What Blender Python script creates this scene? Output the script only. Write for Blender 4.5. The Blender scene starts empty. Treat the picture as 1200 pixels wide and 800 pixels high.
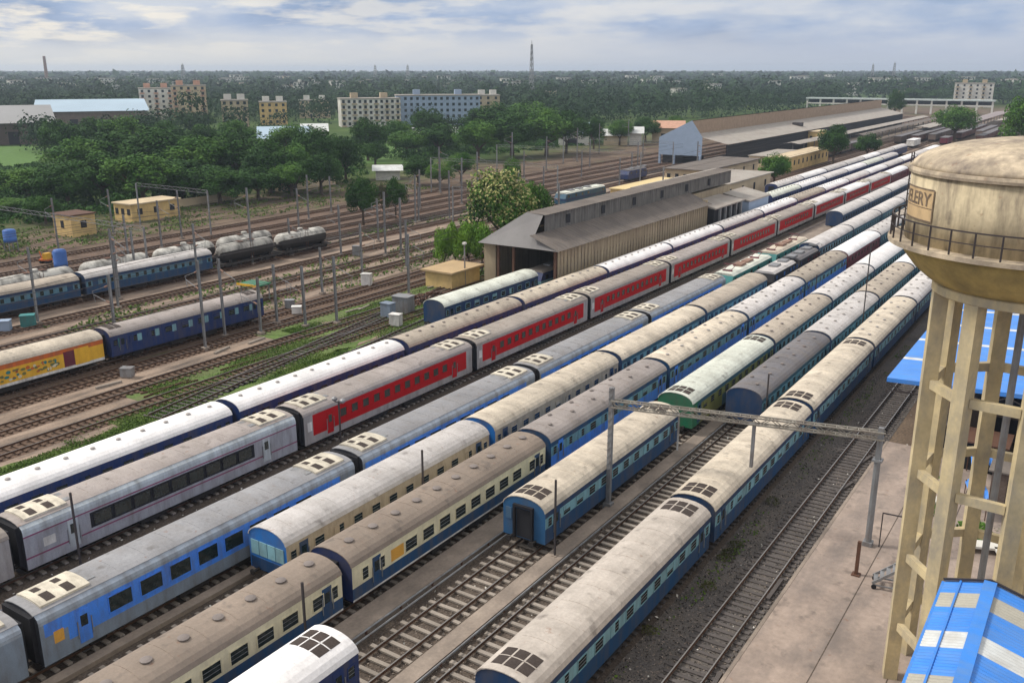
import bpy, math, random
import numpy as np
from mathutils import Vector, Matrix
random.seed(7); rng = np.random.default_rng(7)
PI = math.pi; R = math.radians
SC = bpy.context.scene; COL = SC.collection

# ------------------------------------------------------------------ camera
FP = 1080.0; HGT = 30.5
TH = math.atan(317 / FP); AL = math.atan(740 * math.cos(TH) / FP)
cd = bpy.data.cameras.new('camera'); cam = bpy.data.objects.new('camera', cd); COL.objects.link(cam)
cam.location = (0, 0, HGT); cam.rotation_euler = (PI / 2 - TH, 0, AL)
cd.sensor_width = 36; cd.lens = 36 * FP / 1200; cd.clip_start = 0.5; cd.clip_end = 30000
SC.camera = cam
FW = (-math.sin(AL), math.cos(AL)); RT = (math.cos(AL), math.sin(AL))
def _ray(x, y):
    u = (x - 600) / FP; v = (400 - y) / FP
    hf = math.cos(TH) + v * math.sin(TH); dz = -math.sin(TH) + v * math.cos(TH)
    return hf * FW[0] + u * RT[0], hf * FW[1] + u * RT[1], dz, hf
def gp(x, y, z=0.0):                       # photo point -> place at height z
    a, b, dz, hf = _ray(x, y); s = (z - HGT) / dz
    return s * a, s * b
def dist(X, Y): return X * FW[0] + Y * FW[1]
def zat(x, y, D):                          # height seen at photo point, D metres ahead
    a, b, dz, hf = _ray(x, y); return HGT + D / hf * dz
def at(x, y, D):
    a, b, dz, hf = _ray(x, y); s = D / hf
    return s * a, s * b, HGT + s * dz

# ------------------------------------------------------------------ sky, sun, exposure
SUN_EL, SUN_AZ = 48, 250                   # degrees; azimuth clockwise from +Y
W = bpy.data.worlds.new('World'); SC.world = W; W.use_nodes = True
nt = W.node_tree; nt.nodes.clear(); N = nt.nodes.new; LK = nt.links.new
wo = N('ShaderNodeOutputWorld'); bg = N('ShaderNodeBackground'); LK(bg.outputs[0], wo.inputs[0]); bg.inputs[1].default_value = 0.1
sk = N('ShaderNodeTexSky'); sk.sky_type = 'NISHITA'; sk.sun_disc = False
sk.sun_elevation = R(SUN_EL); sk.sun_rotation = R(SUN_AZ); sk.dust_density = 2.0
tc = N('ShaderNodeTexCoord'); sep = N('ShaderNodeSeparateXYZ'); LK(tc.outputs['Generated'], sep.inputs[0])
def mth(op, a, b=None, c=None):
    n = N('ShaderNodeMath'); n.operation = op
    for i, q in enumerate((a, b, c)):
        if q is None: continue
        if hasattr(q, 'is_linked') or hasattr(q, 'links'): LK(q, n.inputs[i])
        else: n.inputs[i].default_value = q
    return n.outputs[0]
az = mth('ARCTAN2', sep.outputs[0], sep.outputs[1])
def wn(sx, sz, det, off):
    cmb = N('ShaderNodeCombineXYZ'); LK(mth('MULTIPLY', az, sx), cmb.inputs[0]); LK(mth('MULTIPLY', sep.outputs[2], sz), cmb.inputs[1]); cmb.inputs[2].default_value = off
    n = N('ShaderNodeTexNoise'); n.inputs['Scale'].default_value = 1; n.inputs['Detail'].default_value = det; n.inputs['Roughness'].default_value = 0.55
    LK(cmb.outputs[0], n.inputs['Vector']); return n.outputs['Fac']
def ramp(fac, stops):
    r = N('ShaderNodeValToRGB'); LK(fac, r.inputs[0]); e = r.color_ramp.elements
    while len(e) < len(stops): e.new(0.5)
    for i, (p, c) in enumerate(stops):
        e[i].position = p; e[i].color = (c[0], c[1], c[2], 1)
    return r.outputs[0]
def wmix(f, a, b):
    m = N('ShaderNodeMix'); m.data_type = 'RGBA'
    if hasattr(f, 'links'): LK(f, m.inputs[0])
    else: m.inputs[0].default_value = f
    for k, q in ((6, a), (7, b)):
        if hasattr(q, 'links'): LK(q, m.inputs[k])
        else: m.inputs[k].default_value = (q[0], q[1], q[2], 1)
    return m.outputs[2]
# cloud deck: grey blue bellies, cream gaps low over the horizon, colours are sky radiance x10
belly = ramp(wn(6.5, 26, 6, 3.0), [(0.34, (2.4, 3.4, 5.5)), (0.48, (3.6, 4.6, 6.6)), (0.62, (6.0, 6.4, 7.3))])
puff = ramp(wn(13.0, 62, 6, 9.3), [(0.47, (0, 0, 0)), (0.60, (1, 1, 1))])
lowb = ramp(mth('ADD', sep.outputs[2], mth('MULTIPLY', wn(5.0, 10, 4, 1.7), 0.025)), [(0.012, (1, 1, 1)), (0.034, (0.75, 0.75, 0.75)), (0.056, (0, 0, 0))])
west = ramp(mth('MULTIPLY', az, -1), [(0.25, (0.08, 0.08, 0.08)), (0.62, (0.5, 0.5, 0.5)), (1.0, (1, 1, 1))])
cream = (10.5, 9.5, 7.9)
c1 = wmix(mth('MULTIPLY', puff, mth('MULTIPLY', west, 0.75)), belly, cream)
pale = wmix(west, (5.2, 5.7, 6.9), (8.3, 8.0, 7.4))
c2 = wmix(lowb, c1, pale)
c3 = wmix(0.85, sk.outputs[0], c2)
high = ramp(sep.outputs[2], [(0.12, (0, 0, 0)), (0.5, (1, 1, 1))])     # overhead: an even bright overcast
c4 = wmix(high, c3, wmix(0.8, sk.outputs[0], (9.9, 9.6, 9.3)))
LK(c4, bg.inputs[0])
sl = bpy.data.lights.new('sun', 'SUN'); sl.energy = 2.6; sl.angle = R(10); sl.color = (1, 0.95, 0.87)
so = bpy.data.objects.new('sun', sl); COL.objects.link(so)
sd = Vector((math.sin(R(SUN_AZ)) * math.cos(R(SUN_EL)), math.cos(R(SUN_AZ)) * math.cos(R(SUN_EL)), math.sin(R(SUN_EL))))
so.rotation_euler = sd.to_track_quat('Z', 'Y').to_euler(); so.location = (0, 0, 200)
SC.view_settings.view_transform = 'Standard'; SC.view_settings.look = 'None'
SC.view_settings.exposure = 0.16; SC.view_settings.gamma = 1; SC.view_settings.use_curve_mapping = False
SC.render.engine = 'CYCLES'

# ------------------------------------------------------------------ materials
MATS = {}
def mat(name, col, rough=0.7, amt=0.18, scale=0.6, dirt=None, damt=0.0, dscale=(1, 1, 1), metal=0.0, bump=0.0, bscale=8.0, soot=0, world=False, rand=0.0, spec=0.35, fine=0.0, fscale=12.0):
    if name in MATS: return MATS[name]
    m = bpy.data.materials.new(name); m.use_nodes = True; t = m.node_tree; n = t.nodes; l = t.links
    p = n['Principled BSDF']; p.inputs['Roughness'].default_value = rough; p.inputs['Metallic'].default_value = metal
    p.inputs['Specular IOR Level'].default_value = spec
    tcn = n.new('ShaderNodeTexCoord'); oi = n.new('ShaderNodeObjectInfo')
    if world:
        g = n.new('ShaderNodeNewGeometry'); vec = g.outputs['Position']
    else:
        va = n.new('ShaderNodeVectorMath'); va.operation = 'MULTIPLY_ADD'; va.inputs[1].default_value = (1, 1, 1)
        mm = n.new('ShaderNodeMath'); mm.operation = 'MULTIPLY'; mm.inputs[1].default_value = 91.7
        l.new(oi.outputs['Random'], mm.inputs[0]); cx = n.new('ShaderNodeCombineXYZ')
        for i in range(3): l.new(mm.outputs[0], cx.inputs[i])
        l.new(tcn.outputs['Object'], va.inputs[0]); l.new(cx.outputs[0], va.inputs[2]); vec = va.outputs[0]
    def noise(sc, det, vecin, rg=0.6):
        q = n.new('ShaderNodeTexNoise'); q.inputs['Scale'].default_value = sc; q.inputs['Detail'].default_value = det; q.inputs['Roughness'].default_value = rg
        l.new(vecin, q.inputs['Vector']); return q.outputs['Fac']
    def mr(f, a, b, c, d):
        q = n.new('ShaderNodeMapRange'); l.new(f, q.inputs[0])
        for i, x in enumerate((a, b, c, d)): q.inputs[i + 1].default_value = x
        return q.outputs[0]
    def mul(a, b):
        q = n.new('ShaderNodeMath'); q.operation = 'MULTIPLY'; l.new(a, q.inputs[0])
        if hasattr(b, 'links'): l.new(b, q.inputs[1])
        else: q.inputs[1].default_value = b
        return q.outputs[0]
    f = mr(noise(scale, 5, vec), 0.25, 0.75, 1 - amt, 1 + amt)
    if fine: f = mul(f, mr(noise(fscale, 3, vec), 0.25, 0.75, 1 - fine, 1 + fine))
    if rand: f = mul(f, mr(oi.outputs['Random'], 0, 1, 1 - rand, 1 + rand))
    vs = n.new('ShaderNodeVectorMath'); vs.operation = 'SCALE'; vs.inputs[0].default_value = col[:3]; l.new(f, vs.inputs['Scale'])
    out = vs.outputs[0]
    if dirt:
        mp = n.new('ShaderNodeMapping'); mp.inputs['Scale'].default_value = dscale; l.new(vec, mp.inputs[0])
        df = mul(mr(noise(1.0, 6, mp.outputs[0], 0.65), 0.42, 0.68, 0, 1), damt)
        mx = n.new('ShaderNodeMix'); mx.data_type = 'RGBA'; l.new(df, mx.inputs[0]); l.new(out, mx.inputs[6]); mx.inputs[7].default_value = (*dirt, 1); out = mx.outputs[2]
    if soot:                                        # scattered soot spots and rust blooms
        df = mul(mr(noise(1.1, 4, vec, 0.5), 0.60, 0.72, 0, 1), 0.5); mx = n.new('ShaderNodeMix'); mx.data_type = 'RGBA'; l.new(df, mx.inputs[0]); l.new(out, mx.inputs[6]); mx.inputs[7].default_value = (0.10, 0.085, 0.075, 1); out = mx.outputs[2]
        df = mul(mr(noise(2.3, 3, vec, 0.5), 0.66, 0.74, 0, 1), 0.45); mx = n.new('ShaderNodeMix'); mx.data_type = 'RGBA'; l.new(df, mx.inputs[0]); l.new(out, mx.inputs[6]); mx.inputs[7].default_value = (0.24, 0.12, 0.07, 1); out = mx.outputs[2]
    l.new(out, p.inputs['Base Color'])
    if bump:
        bn = n.new('ShaderNodeBump'); bn.inputs['Strength'].default_value = bump; bn.inputs['Distance'].default_value = 0.1
        l.new(noise(bscale, 5, vec), bn.inputs['Height']); l.new(bn.outputs[0], p.inputs['Normal'])
    MATS[name] = m; return m
def paint(name, col, **k):
    a = dict(rough=0.5, amt=0.10, scale=0.9, dirt=(0.11, 0.09, 0.072), damt=0.5, dscale=(0.8, 1.6, 0.35), fine=0.08, rand=0.08)
    a.update(k); return mat(name, col, **a)
def roofm(name, col, damt=0.5, dirt=(0.20, 0.17, 0.14), **k):
    a = dict(rough=0.8, amt=0.2, scale=0.3, dirt=dirt, damt=damt * 0.95, dscale=(0.45, 0.8, 0.5), fine=0.12, fscale=6, rand=0.1, bump=0.15, bscale=6, soot=1)
    a.update(k); return mat(name, col, **a)
M = dict(
 navy=paint('navy_paint', (0.012, 0.045, 0.12)), blue=paint('mid_blue_paint', (0.009, 0.06, 0.155)), endk=mat('dark_end_wall', (0.03, 0.032, 0.04), 0.8), pale=paint('pale_blue_paint', (0.22, 0.42, 0.48)),
 teal=paint('dark_teal_paint', (0.02, 0.09, 0.15)), bright=paint('bright_blue_paint', (0.06, 0.24, 0.82)), bgrey=paint('blue_grey_paint', (0.20, 0.25, 0.32)),
 silver=paint('silver_grey_paint', (0.36, 0.37, 0.41)), silver2=paint('light_silver_paint', (0.50, 0.55, 0.58)), magenta=paint('magenta_paint', (0.25, 0.05, 0.13)),
 red=paint('red_paint', (0.43, 0.006, 0.010), damt=0.1, spec=0.15, dirt=(0.2, 0.02, 0.02)), ltgrey=paint('light_grey_paint', (0.36, 0.34, 0.33)), creamp=paint('cream_paint', (0.74, 0.67, 0.46), damt=0.25), palef=paint('faded_pale_blue', (0.10, 0.24, 0.33)), palem=paint('dull_pale_blue', (0.15, 0.33, 0.42)),
 whitep=paint('white_paint', (0.72, 0.70, 0.66)), green=paint('green_paint', (0.02, 0.16, 0.08)), olive=paint('olive_paint', (0.20, 0.20, 0.06)),
 yellow=paint('yellow_paint', (0.78, 0.45, 0.04), damt=0.25, dirt=(0.30, 0.06, 0.02)), orange=paint('orange_paint', (0.60, 0.14, 0.03)), maroon=paint('maroon_paint', (0.15, 0.02, 0.04)),
 dblue=paint('deep_blue_paint', (0.012, 0.035, 0.14)), tealp=paint('teal_paint', (0.03, 0.22, 0.22)), beige=paint('beige_paint', (0.45, 0.38, 0.29)),
 black=mat('black_rubber', (0.014, 0.014, 0.018), 0.8), under=mat('underframe_grime', (0.030, 0.026, 0.024), 0.85, fine=0.2), glass=mat('dark_window_glass', (0.012, 0.022, 0.024), 0.12, amt=0.4, scale=1.5, spec=0.6),
 steel=mat('grey_galvanised_steel', (0.27, 0.28, 0.29), 0.5, dirt=(0.12, 0.07, 0.045), damt=0.5, dscale=(2, 2, 0.7), metal=0.3), railm=mat('rail_steel', (0.15, 0.085, 0.055), 0.45, metal=0.4), shine=mat('rail_head_steel', (0.30, 0.28, 0.26), 0.3, metal=0.8),
 rust=mat('rusty_steel', (0.11, 0.055, 0.035), 0.8, fine=0.25),
 conc=mat('concrete_sleeper', (0.30, 0.26, 0.22), 0.9, fine=0.2, rand=0.15), rslp=mat('brown_sleeper', (0.12, 0.075, 0.05), 0.9, fine=0.2, rand=0.15), rballast=mat('rusty_brown_ballast', (0.13, 0.085, 0.06), 0.95, amt=0.35, scale=0.25, fine=0.5, fscale=6, bump=0.6, bscale=8, world=True), dslp=mat('dusty_sleeper', (0.095, 0.083, 0.078), 0.9, fine=0.2, rand=0.15),
 ballast=mat('ballast', (0.10, 0.078, 0.062), 0.95, amt=0.35, scale=0.25, fine=0.55, fscale=7, bump=0.8, bscale=9, world=True),
 dballast=mat('dark_ballast', (0.10, 0.09, 0.085), 0.95, amt=0.35, scale=0.3, fine=0.5, fscale=8, bump=0.8, bscale=10, world=True, dirt=(0.17, 0.145, 0.12), damt=0.6, dscale=(0.6, 0.35, 0.5)),
 pathm=mat('worn_concrete_path', (0.30, 0.245, 0.20), 0.9, amt=0.25, scale=0.4, fine=0.15, fscale=5, world=True, dirt=(0.12, 0.10, 0.085), damt=0.6, dscale=(0.5, 0.3, 0.5)),
 platm=mat('brown_platform_paving', (0.34, 0.27, 0.225), 0.9, amt=0.22, scale=0.25, fine=0.14, fscale=3, world=True, dirt=(0.15, 0.13, 0.12), damt=0.75, dscale=(0.45, 0.18, 0.3), soot=1),
 r_cream=roofm('cream_roof', (0.62, 0.54, 0.43)), r_grey=roofm('pinkish_grey_roof', (0.46, 0.41, 0.36), damt=0.35), r_white=roofm('white_roof', (0.76, 0.74, 0.73), damt=0.10, soot=0), r_dark=roofm('dark_grey_roof', (0.145, 0.14, 0.15)),
 r_brown=roofm('brown_grey_roof', (0.25, 0.20, 0.16), damt=0.3), r_mid=roofm('mid_grey_roof', (0.31, 0.27, 0.235), damt=0.3), r_tan=roofm('tan_roof', (0.43, 0.37, 0.30)), r_cool=roofm('cool_grey_roof', (0.265, 0.265, 0.275), damt=0.3), r_lgrey=roofm('light_grey_roof', (0.55, 0.52, 0.50), damt=0.3),
 r_taupe=roofm('taupe_grey_roof', (0.34, 0.30, 0.28), damt=0.35), r_greenw=roofm('off_white_green_roof', (0.62, 0.64, 0.56), damt=0.3),
 hole=mat('roof_tank_recess', (0.055, 0.042, 0.036), 0.9, fine=0.4), acw=paint('cream_unit_paint', (0.66, 0.60, 0.48)), ventm=mat('ventilator_metal', (0.21, 0.18, 0.165), 0.7),
 notice=paint('yellow_notice', (0.70, 0.36, 0.06), damt=0.2),
 twr=mat('weathered_yellow_concrete', (0.56, 0.47, 0.31), 0.9, amt=0.28, scale=0.5, dirt=(0.19, 0.155, 0.115), damt=0.95, dscale=(1.5, 1.5, 0.3), soot=1, fine=0.08, fscale=5, bump=0.2, bscale=3),
 twrleg=mat('cream_column_plaster', (0.56, 0.46, 0.27), 0.9, amt=0.2, scale=0.7, dirt=(0.30, 0.27, 0.22), damt=0.85, dscale=(0.9, 0.9, 0.45), fine=0.06, fscale=5),
 twrbowl=mat('ochre_bowl_plaster', (0.46, 0.34, 0.12), 0.9, amt=0.18, scale=0.7, dirt=(0.17, 0.14, 0.07), damt=0.6, dscale=(0.9, 0.9, 0.6), fine=0.06),
 twrdome=mat('stained_dome_concrete', (0.52, 0.43, 0.31), 0.95, amt=0.3, scale=0.5, dirt=(0.17, 0.14, 0.12), damt=0.9, dscale=(0.7, 0.7, 0.6), fine=0.15, fscale=4, soot=1),
 drail=mat('dark_iron', (0.05, 0.042, 0.042), 0.7), ochre=mat('ochre_sign_paint', (0.56, 0.40, 0.22), 0.9, dirt=(0.25, 0.18, 0.11), damt=0.5, dscale=(2, 2, 1)), ink=mat('faded_black_lettering', (0.16, 0.12, 0.085), 0.9, amt=0.5, scale=3),
 bluer=mat('blue_sheet_roofing', (0.05, 0.24, 0.72), 0.45, amt=0.14, scale=0.5, dirt=(0.16, 0.27, 0.45), damt=0.5, dscale=(0.4, 1.5, 0.5), fine=0.05), whites=mat('translucent_white_sheet', (0.62, 0.64, 0.63), 0.5, dirt=(0.38, 0.36, 0.32), damt=0.6, dscale=(1, 1, 1)), tans=mat('dirty_translucent_sheet', (0.40, 0.38, 0.32), 0.6, fine=0.1),
 cgrey=mat('weathered_asbestos_sheet', (0.165, 0.14, 0.12), 0.9, amt=0.25, scale=0.25, dirt=(0.09, 0.08, 0.075), damt=0.6, dscale=(0.3, 1.2, 0.6), fine=0.12, fscale=4), lgreys=mat('light_sheet_roofing', (0.36, 0.33, 0.29), 0.8, amt=0.15, dirt=(0.25, 0.2, 0.17), damt=0.5, dscale=(0.4, 0.2, 0.4), fine=0.06), cwall=mat('stained_cream_sheet_wall', (0.40, 0.32, 0.21), 0.9, amt=0.2, scale=0.2, dirt=(0.16, 0.12, 0.09), damt=0.6, dscale=(0.5, 1.6, 0.12), fine=0.08),
 bluegr=mat('blue_grey_cladding', (0.30, 0.38, 0.50), 0.7, amt=0.08), tanw=mat('tan_brown_sheet_wall', (0.36, 0.26, 0.18), 0.9, fine=0.1), brick=mat('brown_red_wall', (0.26, 0.16, 0.12), 0.9, fine=0.1), ywall=mat('yellow_plaster', (0.66, 0.47, 0.20), 0.9, dirt=(0.30, 0.19, 0.10), damt=0.4, dscale=(0.5, 0.5, 0.3)), cplas=mat('cream_plaster', (0.62, 0.50, 0.33), 0.9, dirt=(0.3, 0.24, 0.17), damt=0.5, dscale=(0.3, 0.3, 0.3)), wplas=mat('white_plaster', (0.68, 0.66, 0.60), 0.9, dirt=(0.40, 0.37, 0.33), damt=0.5, dscale=(0.1, 0.1, 0.1)), pinkp=mat('pink_plaster', (0.52, 0.30, 0.21), 0.9), bluep=mat('grey_blue_plaster', (0.30, 0.38, 0.50), 0.9), tanp=mat('tan_plaster', (0.45, 0.36, 0.24), 0.9),
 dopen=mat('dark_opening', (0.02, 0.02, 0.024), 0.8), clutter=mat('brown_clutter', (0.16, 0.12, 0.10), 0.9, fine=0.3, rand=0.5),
 bark=mat('bark', (0.09, 0.065, 0.045), 0.95, fine=0.2),
)
def leafm(name, c1, c2, sc=0.15, trans=0.0):
    m = bpy.data.materials.new(name); m.use_nodes = True; t = m.node_tree; n = t.nodes; l = t.links
    p = n['Principled BSDF']; p.inputs['Roughness'].default_value = 0.75; p.inputs['Specular IOR Level'].default_value = 0.15
    g = n.new('ShaderNodeNewGeometry'); q = n.new('ShaderNodeTexNoise'); q.inputs['Scale'].default_value = sc; q.inputs['Detail'].default_value = 4; l.new(g.outputs['Position'], q.inputs['Vector'])
    r = n.new('ShaderNodeMapRange'); l.new(q.outputs['Fac'], r.inputs[0]); r.inputs[1].default_value = 0.3; r.inputs[2].default_value = 0.7
    mx = n.new('ShaderNodeMix'); mx.data_type = 'RGBA'; l.new(r.outputs[0], mx.inputs[0]); mx.inputs[6].default_value = (*c1, 1); mx.inputs[7].default_value = (*c2, 1)
    l.new(mx.outputs[2], p.inputs['Base Color']); MATS[name] = m; return m
LEAF = dict(dark=leafm('dark_foliage', (0.014, 0.048, 0.010), (0.05, 0.125, 0.018)), mid=leafm('green_foliage', (0.032, 0.10, 0.016), (0.10, 0.20, 0.028)), lime=leafm('yellow_green_foliage', (0.07, 0.17, 0.015), (0.17, 0.31, 0.035), 0.4), bloom=leafm('cream_flower_heads', (0.26, 0.28, 0.08), (0.46, 0.43, 0.20), 1.0), far=leafm('distant_canopy', (0.008, 0.030, 0.012), (0.034, 0.075, 0.022), 0.010), grass=leafm('grass_blades', (0.05, 0.11, 0.015), (0.13, 0.19, 0.04), 0.3), brownish=leafm('brownish_foliage', (0.05, 0.055, 0.025), (0.10, 0.10, 0.04)))

# ------------------------------------------------------------------ mesh helpers
class MB:
    def __init__(s): s.v = []; s.f = []; s.m = []
    def face(s, pts, mi=0):
        b = len(s.v); s.v += [tuple(p) for p in pts]; s.f.append(tuple(range(b, b + len(pts)))); s.m.append(mi)
    def box(s, x0, x1, y0, y1, z0, z1, mi=0, rz=0, c=None):
        b = len(s.v); P = [(x, y, z) for z in (z0, z1) for x, y in ((x0, y0), (x1, y0), (x1, y1), (x0, y1))]
        if rz:
            cx, cy = c or ((x0 + x1) / 2, (y0 + y1) / 2); ca, sa = math.cos(rz), math.sin(rz)
            P = [(cx + (x - cx) * ca - (y - cy) * sa, cy + (x - cx) * sa + (y - cy) * ca, z) for x, y, z in P]
        s.v += P
        for f in ((0, 3, 2, 1), (4, 5, 6, 7), (0, 1, 5, 4), (1, 2, 6, 5), (2, 3, 7, 6), (3, 0, 4, 7)):
            s.f.append(tuple(b + i for i in f)); s.m.append(mi)
        return s
    def bar(s, a, b, w=0.1, h=None, mi=0):
        a = Vector(a); b = Vector(b); d = (b - a); h = h or w
        if d.length < 1e-6: return s
        d.normalize(); up = Vector((0, 0, 1)) if abs(d.z) < 0.95 else Vector((0, 1, 0))
        sx = d.cross(up).normalized() * (w / 2); sz = sx.cross(d).normalized() * (h / 2)
        k = len(s.v)
        for q in (a, b): s.v += [tuple(q + i * sx + j * sz) for i, j in ((-1, -1), (1, -1), (1, 1), (-1, 1))]
        for f in ((3, 2, 1, 0), (4, 5, 6, 7), (0, 1, 5, 4), (1, 2, 6, 5), (2, 3, 7, 6), (3, 0, 4, 7)):
            s.f.append(tuple(k + i for i in f)); s.m.append(mi)
        return s
    def tube(s, a, b, r0, r1=None, n=10, mi=0, cap=True):
        r1 = r0 if r1 is None else r1; a = Vector(a); b = Vector(b); d = (b - a).normalized()
        up = Vector((0, 0, 1)) if abs(d.z) < 0.95 else Vector((1, 0, 0)); sx = d.cross(up).normalized(); sy = sx.cross(d)
        k = len(s.v)
        for q, r in ((a, r0), (b, r1)):
            for i in range(n):
                t = 2 * PI * i / n; s.v.append(tuple(q + sx * (r * math.cos(t)) + sy * (r * math.sin(t))))
        for i in range(n):
            j = (i + 1) % n; s.f.append((k + i, k + j, k + n + j, k + n + i)); s.m.append(mi)
        if cap: s.f.append(tuple(k + i for i in reversed(range(n)))); s.m.append(mi); s.f.append(tuple(k + n + i for i in range(n))); s.m.append(mi)
        return s
    def lathe(s, c, prof, n=24, mi=0):          # prof: (r, z) bottom to top
        k = len(s.v)
        for r, z in prof:
            for i in range(n): t = 2 * PI * i / n; s.v.append((c[0] + r * math.cos(t), c[1] + r * math.sin(t), z))
        for a in range(len(prof) - 1):
            for i in range(n):
                j = (i + 1) % n; s.f.append((k + a * n + i, k + a * n + j, k + (a + 1) * n + j, k + (a + 1) * n + i)); s.m.append(mi)
        s.f.append(tuple(k + (len(prof) - 1) * n + i for i in range(n))); s.m.append(mi)
        s.f.append(tuple(k + i for i in reversed(range(n)))); s.m.append(mi)
        return s
    def build(s, name, mats, parent=None, smooth=False, loc=None):
        me = bpy.data.meshes.new(name); me.from_pydata(s.v, [], s.f)
        if not isinstance(mats, (list, tuple)): mats = [mats]
        for q in mats: me.materials.append(q)
        if len(mats) > 1: me.polygons.foreach_set('material_index', s.m)
        if smooth: me.polygons.foreach_set('use_smooth', [True] * len(s.f))
        me.update(); o = bpy.data.objects.new(name, me); COL.objects.link(o)
        if parent: o.parent = parent
        if loc: o.location = loc
        return o
def tag(o, label=None, cat=None, group=None, kind=None):
    if label: o['label'] = label
    if cat: o['category'] = cat
    if group: o['group'] = group
    if kind: o['kind'] = kind
    return o
def empty(name, loc=(0, 0, 0), rz=0):
    o = bpy.data.objects.new(name, None); COL.objects.link(o); o.location = loc; o.rotation_euler = (0, 0, rz); o.empty_display_size = 0.3; return o
def kids_of(o, idx={}): return list(o.children)
def copy_tree(o, parent=None, depth=0):
    c = o.copy(); COL.objects.link(c); c.parent = parent
    for ch in o.children: copy_tree(ch, c)
    return c
def place(root, loc, rz=0, label=None, group=None, scale=None):
    root.location = loc; root.rotation_euler = (0, 0, rz)
    if label: root['label'] = label
    if group: root['group'] = group
    if scale: root.scale = scale
    return root
ORD = ['first', 'second', 'third', 'fourth', 'fifth', 'sixth', 'seventh', 'eighth', 'ninth', 'tenth', 'eleventh', 'twelfth', 'thirteenth', 'fourteenth', 'fifteenth', 'sixteenth', 'seventeenth', 'eighteenth']

#@@STRUCT
# ------------------------------------------------------------------ ground
def ground_mat():
    m = bpy.data.materials.new('yard_earth'); m.use_nodes = True; t = m.node_tree; n = t.nodes; l = t.links; p = n['Principled BSDF']; p.inputs['Roughness'].default_value = 0.95; p.inputs['Specular IOR Level'].default_value = 0.1
    g = n.new('ShaderNodeNewGeometry')
    def nz(sc, det): q = n.new('ShaderNodeTexNoise'); q.inputs['Scale'].default_value = sc; q.inputs['Detail'].default_value = det; q.inputs['Roughness'].default_value = 0.6; l.new(g.outputs['Position'], q.inputs['Vector']); return q.outputs['Fac']
    def mr(f, a, b): q = n.new('ShaderNodeMapRange'); l.new(f, q.inputs[0]); q.inputs[1].default_value = a; q.inputs[2].default_value = b; return q.outputs[0]
    def mix(f, a, b):
        q = n.new('ShaderNodeMix'); q.data_type = 'RGBA'; l.new(f, q.inputs[0])
        for k, x in ((6, a), (7, b)):
            if hasattr(x, 'links'): l.new(x, q.inputs[k])
            else: q.inputs[k].default_value = (*x, 1)
        return q.outputs[2]
    earth = mix(mr(nz(0.12, 6), 0.35, 0.65), (0.11, 0.07, 0.048), (0.25, 0.18, 0.125))
    earth = mix(mr(nz(5, 3), 0.3, 0.8), earth, (0.07, 0.06, 0.052))
    green = mix(mr(nz(0.03, 5), 0.3, 0.7), (0.03, 0.065, 0.015), (0.085, 0.13, 0.035))
    sp = n.new('ShaderNodeSeparateXYZ'); l.new(g.outputs['Position'], sp.inputs[0])
    q = n.new('ShaderNodeMath'); q.operation = 'MULTIPLY_ADD'; q.inputs[1].default_value = 60; l.new(nz(0.02, 3), q.inputs[0]); l.new(sp.outputs[0], q.inputs[2])
    westf = n.new('ShaderNodeMapRange'); l.new(q.outputs[0], westf.inputs[0]); westf.inputs[1].default_value = -140; westf.inputs[2].default_value = -175
    a = mix(westf.outputs[0], earth, green)
    far = n.new('ShaderNodeMapRange'); l.new(sp.outputs[1], far.inputs[0]); far.inputs[1].default_value = 850; far.inputs[2].default_value = 1000
    a = mix(far.outputs[0], a, green)
    patch = n.new('ShaderNodeMath'); patch.operation = 'MULTIPLY'; l.new(mr(nz(0.07, 6), 0.55, 0.68), patch.inputs[0]); 
    lf = n.new('ShaderNodeMapRange'); l.new(sp.outputs[0], lf.inputs[0]); lf.inputs[1].default_value = -62; lf.inputs[2].default_value = -64; l.new(lf.outputs[0], patch.inputs[1])
    a = mix(patch.outputs[0], a, (0.075, 0.10, 0.035))
    l.new(a, p.inputs['Base Color']); return m
b = MB(); b.face([(-7000, -600, 0), (3500, -600, 0), (3500, 7500, 0), (-7000, 7500, 0)]); tag(b.build('ground', ground_mat()), kind='structure')
# platform (right), kerb and dark ballast bed
b = MB(); b.box(-13.15, 40, -20, 78, 0.01, 0.45); tag(b.build('platform_paving', M['platm']), kind='structure')
b = MB(); b.box(-13.35, -13.15, -20, 78, 0.01, 0.47); tag(b.build('platform_kerb', M['pathm']), kind='structure')
b = MB()
for x in (-9.6, -6.2):
    b.box(x, x + 0.06, -20, 78, 0.45, 0.456)
tag(b.build('paving_joint', M['ballast']), kind='structure')
b = MB(); b.face([(-18.6, -20, 0.02), (-13.35, -20, 0.02), (-13.35, 460, 0.02), (-18.6, 460, 0.02)]); tag(b.build('ballast_bed', M['dballast']), kind='structure')
b = MB(); b.face([(-62.5, -20, 0.012), (-18.6, -20, 0.012), (-18.6, 460, 0.012), (-62.5, 460, 0.012)]); tag(b.build('ballast_bed', M['ballast']), kind='structure')
def strip(name, x0, x1, y0, y1, z0, z1, m):
    q = MB(); q.box(x0, x1, y0, y1, z0, z1); return tag(q.build(name, m), kind='structure')
strip('concrete_path', -33.3, -31.7, -10, 300, 0.02, 0.42, M['pathm'])
strip('concrete_path', -27.55, -26.45, -10, 300, 0.02, 0.40, M['pathm'])
strip('concrete_path', -42.6, -41.9, -10, 300, 0.02, 0.30, M['pathm'])
strip('concrete_path', -51.9, -47.2, -10, 300, 0.02, 0.10, M['pathm'])
strip('concrete_path', -38.0, -37.2, -10, 300, 0.02, 0.35, M['pathm'])

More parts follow.
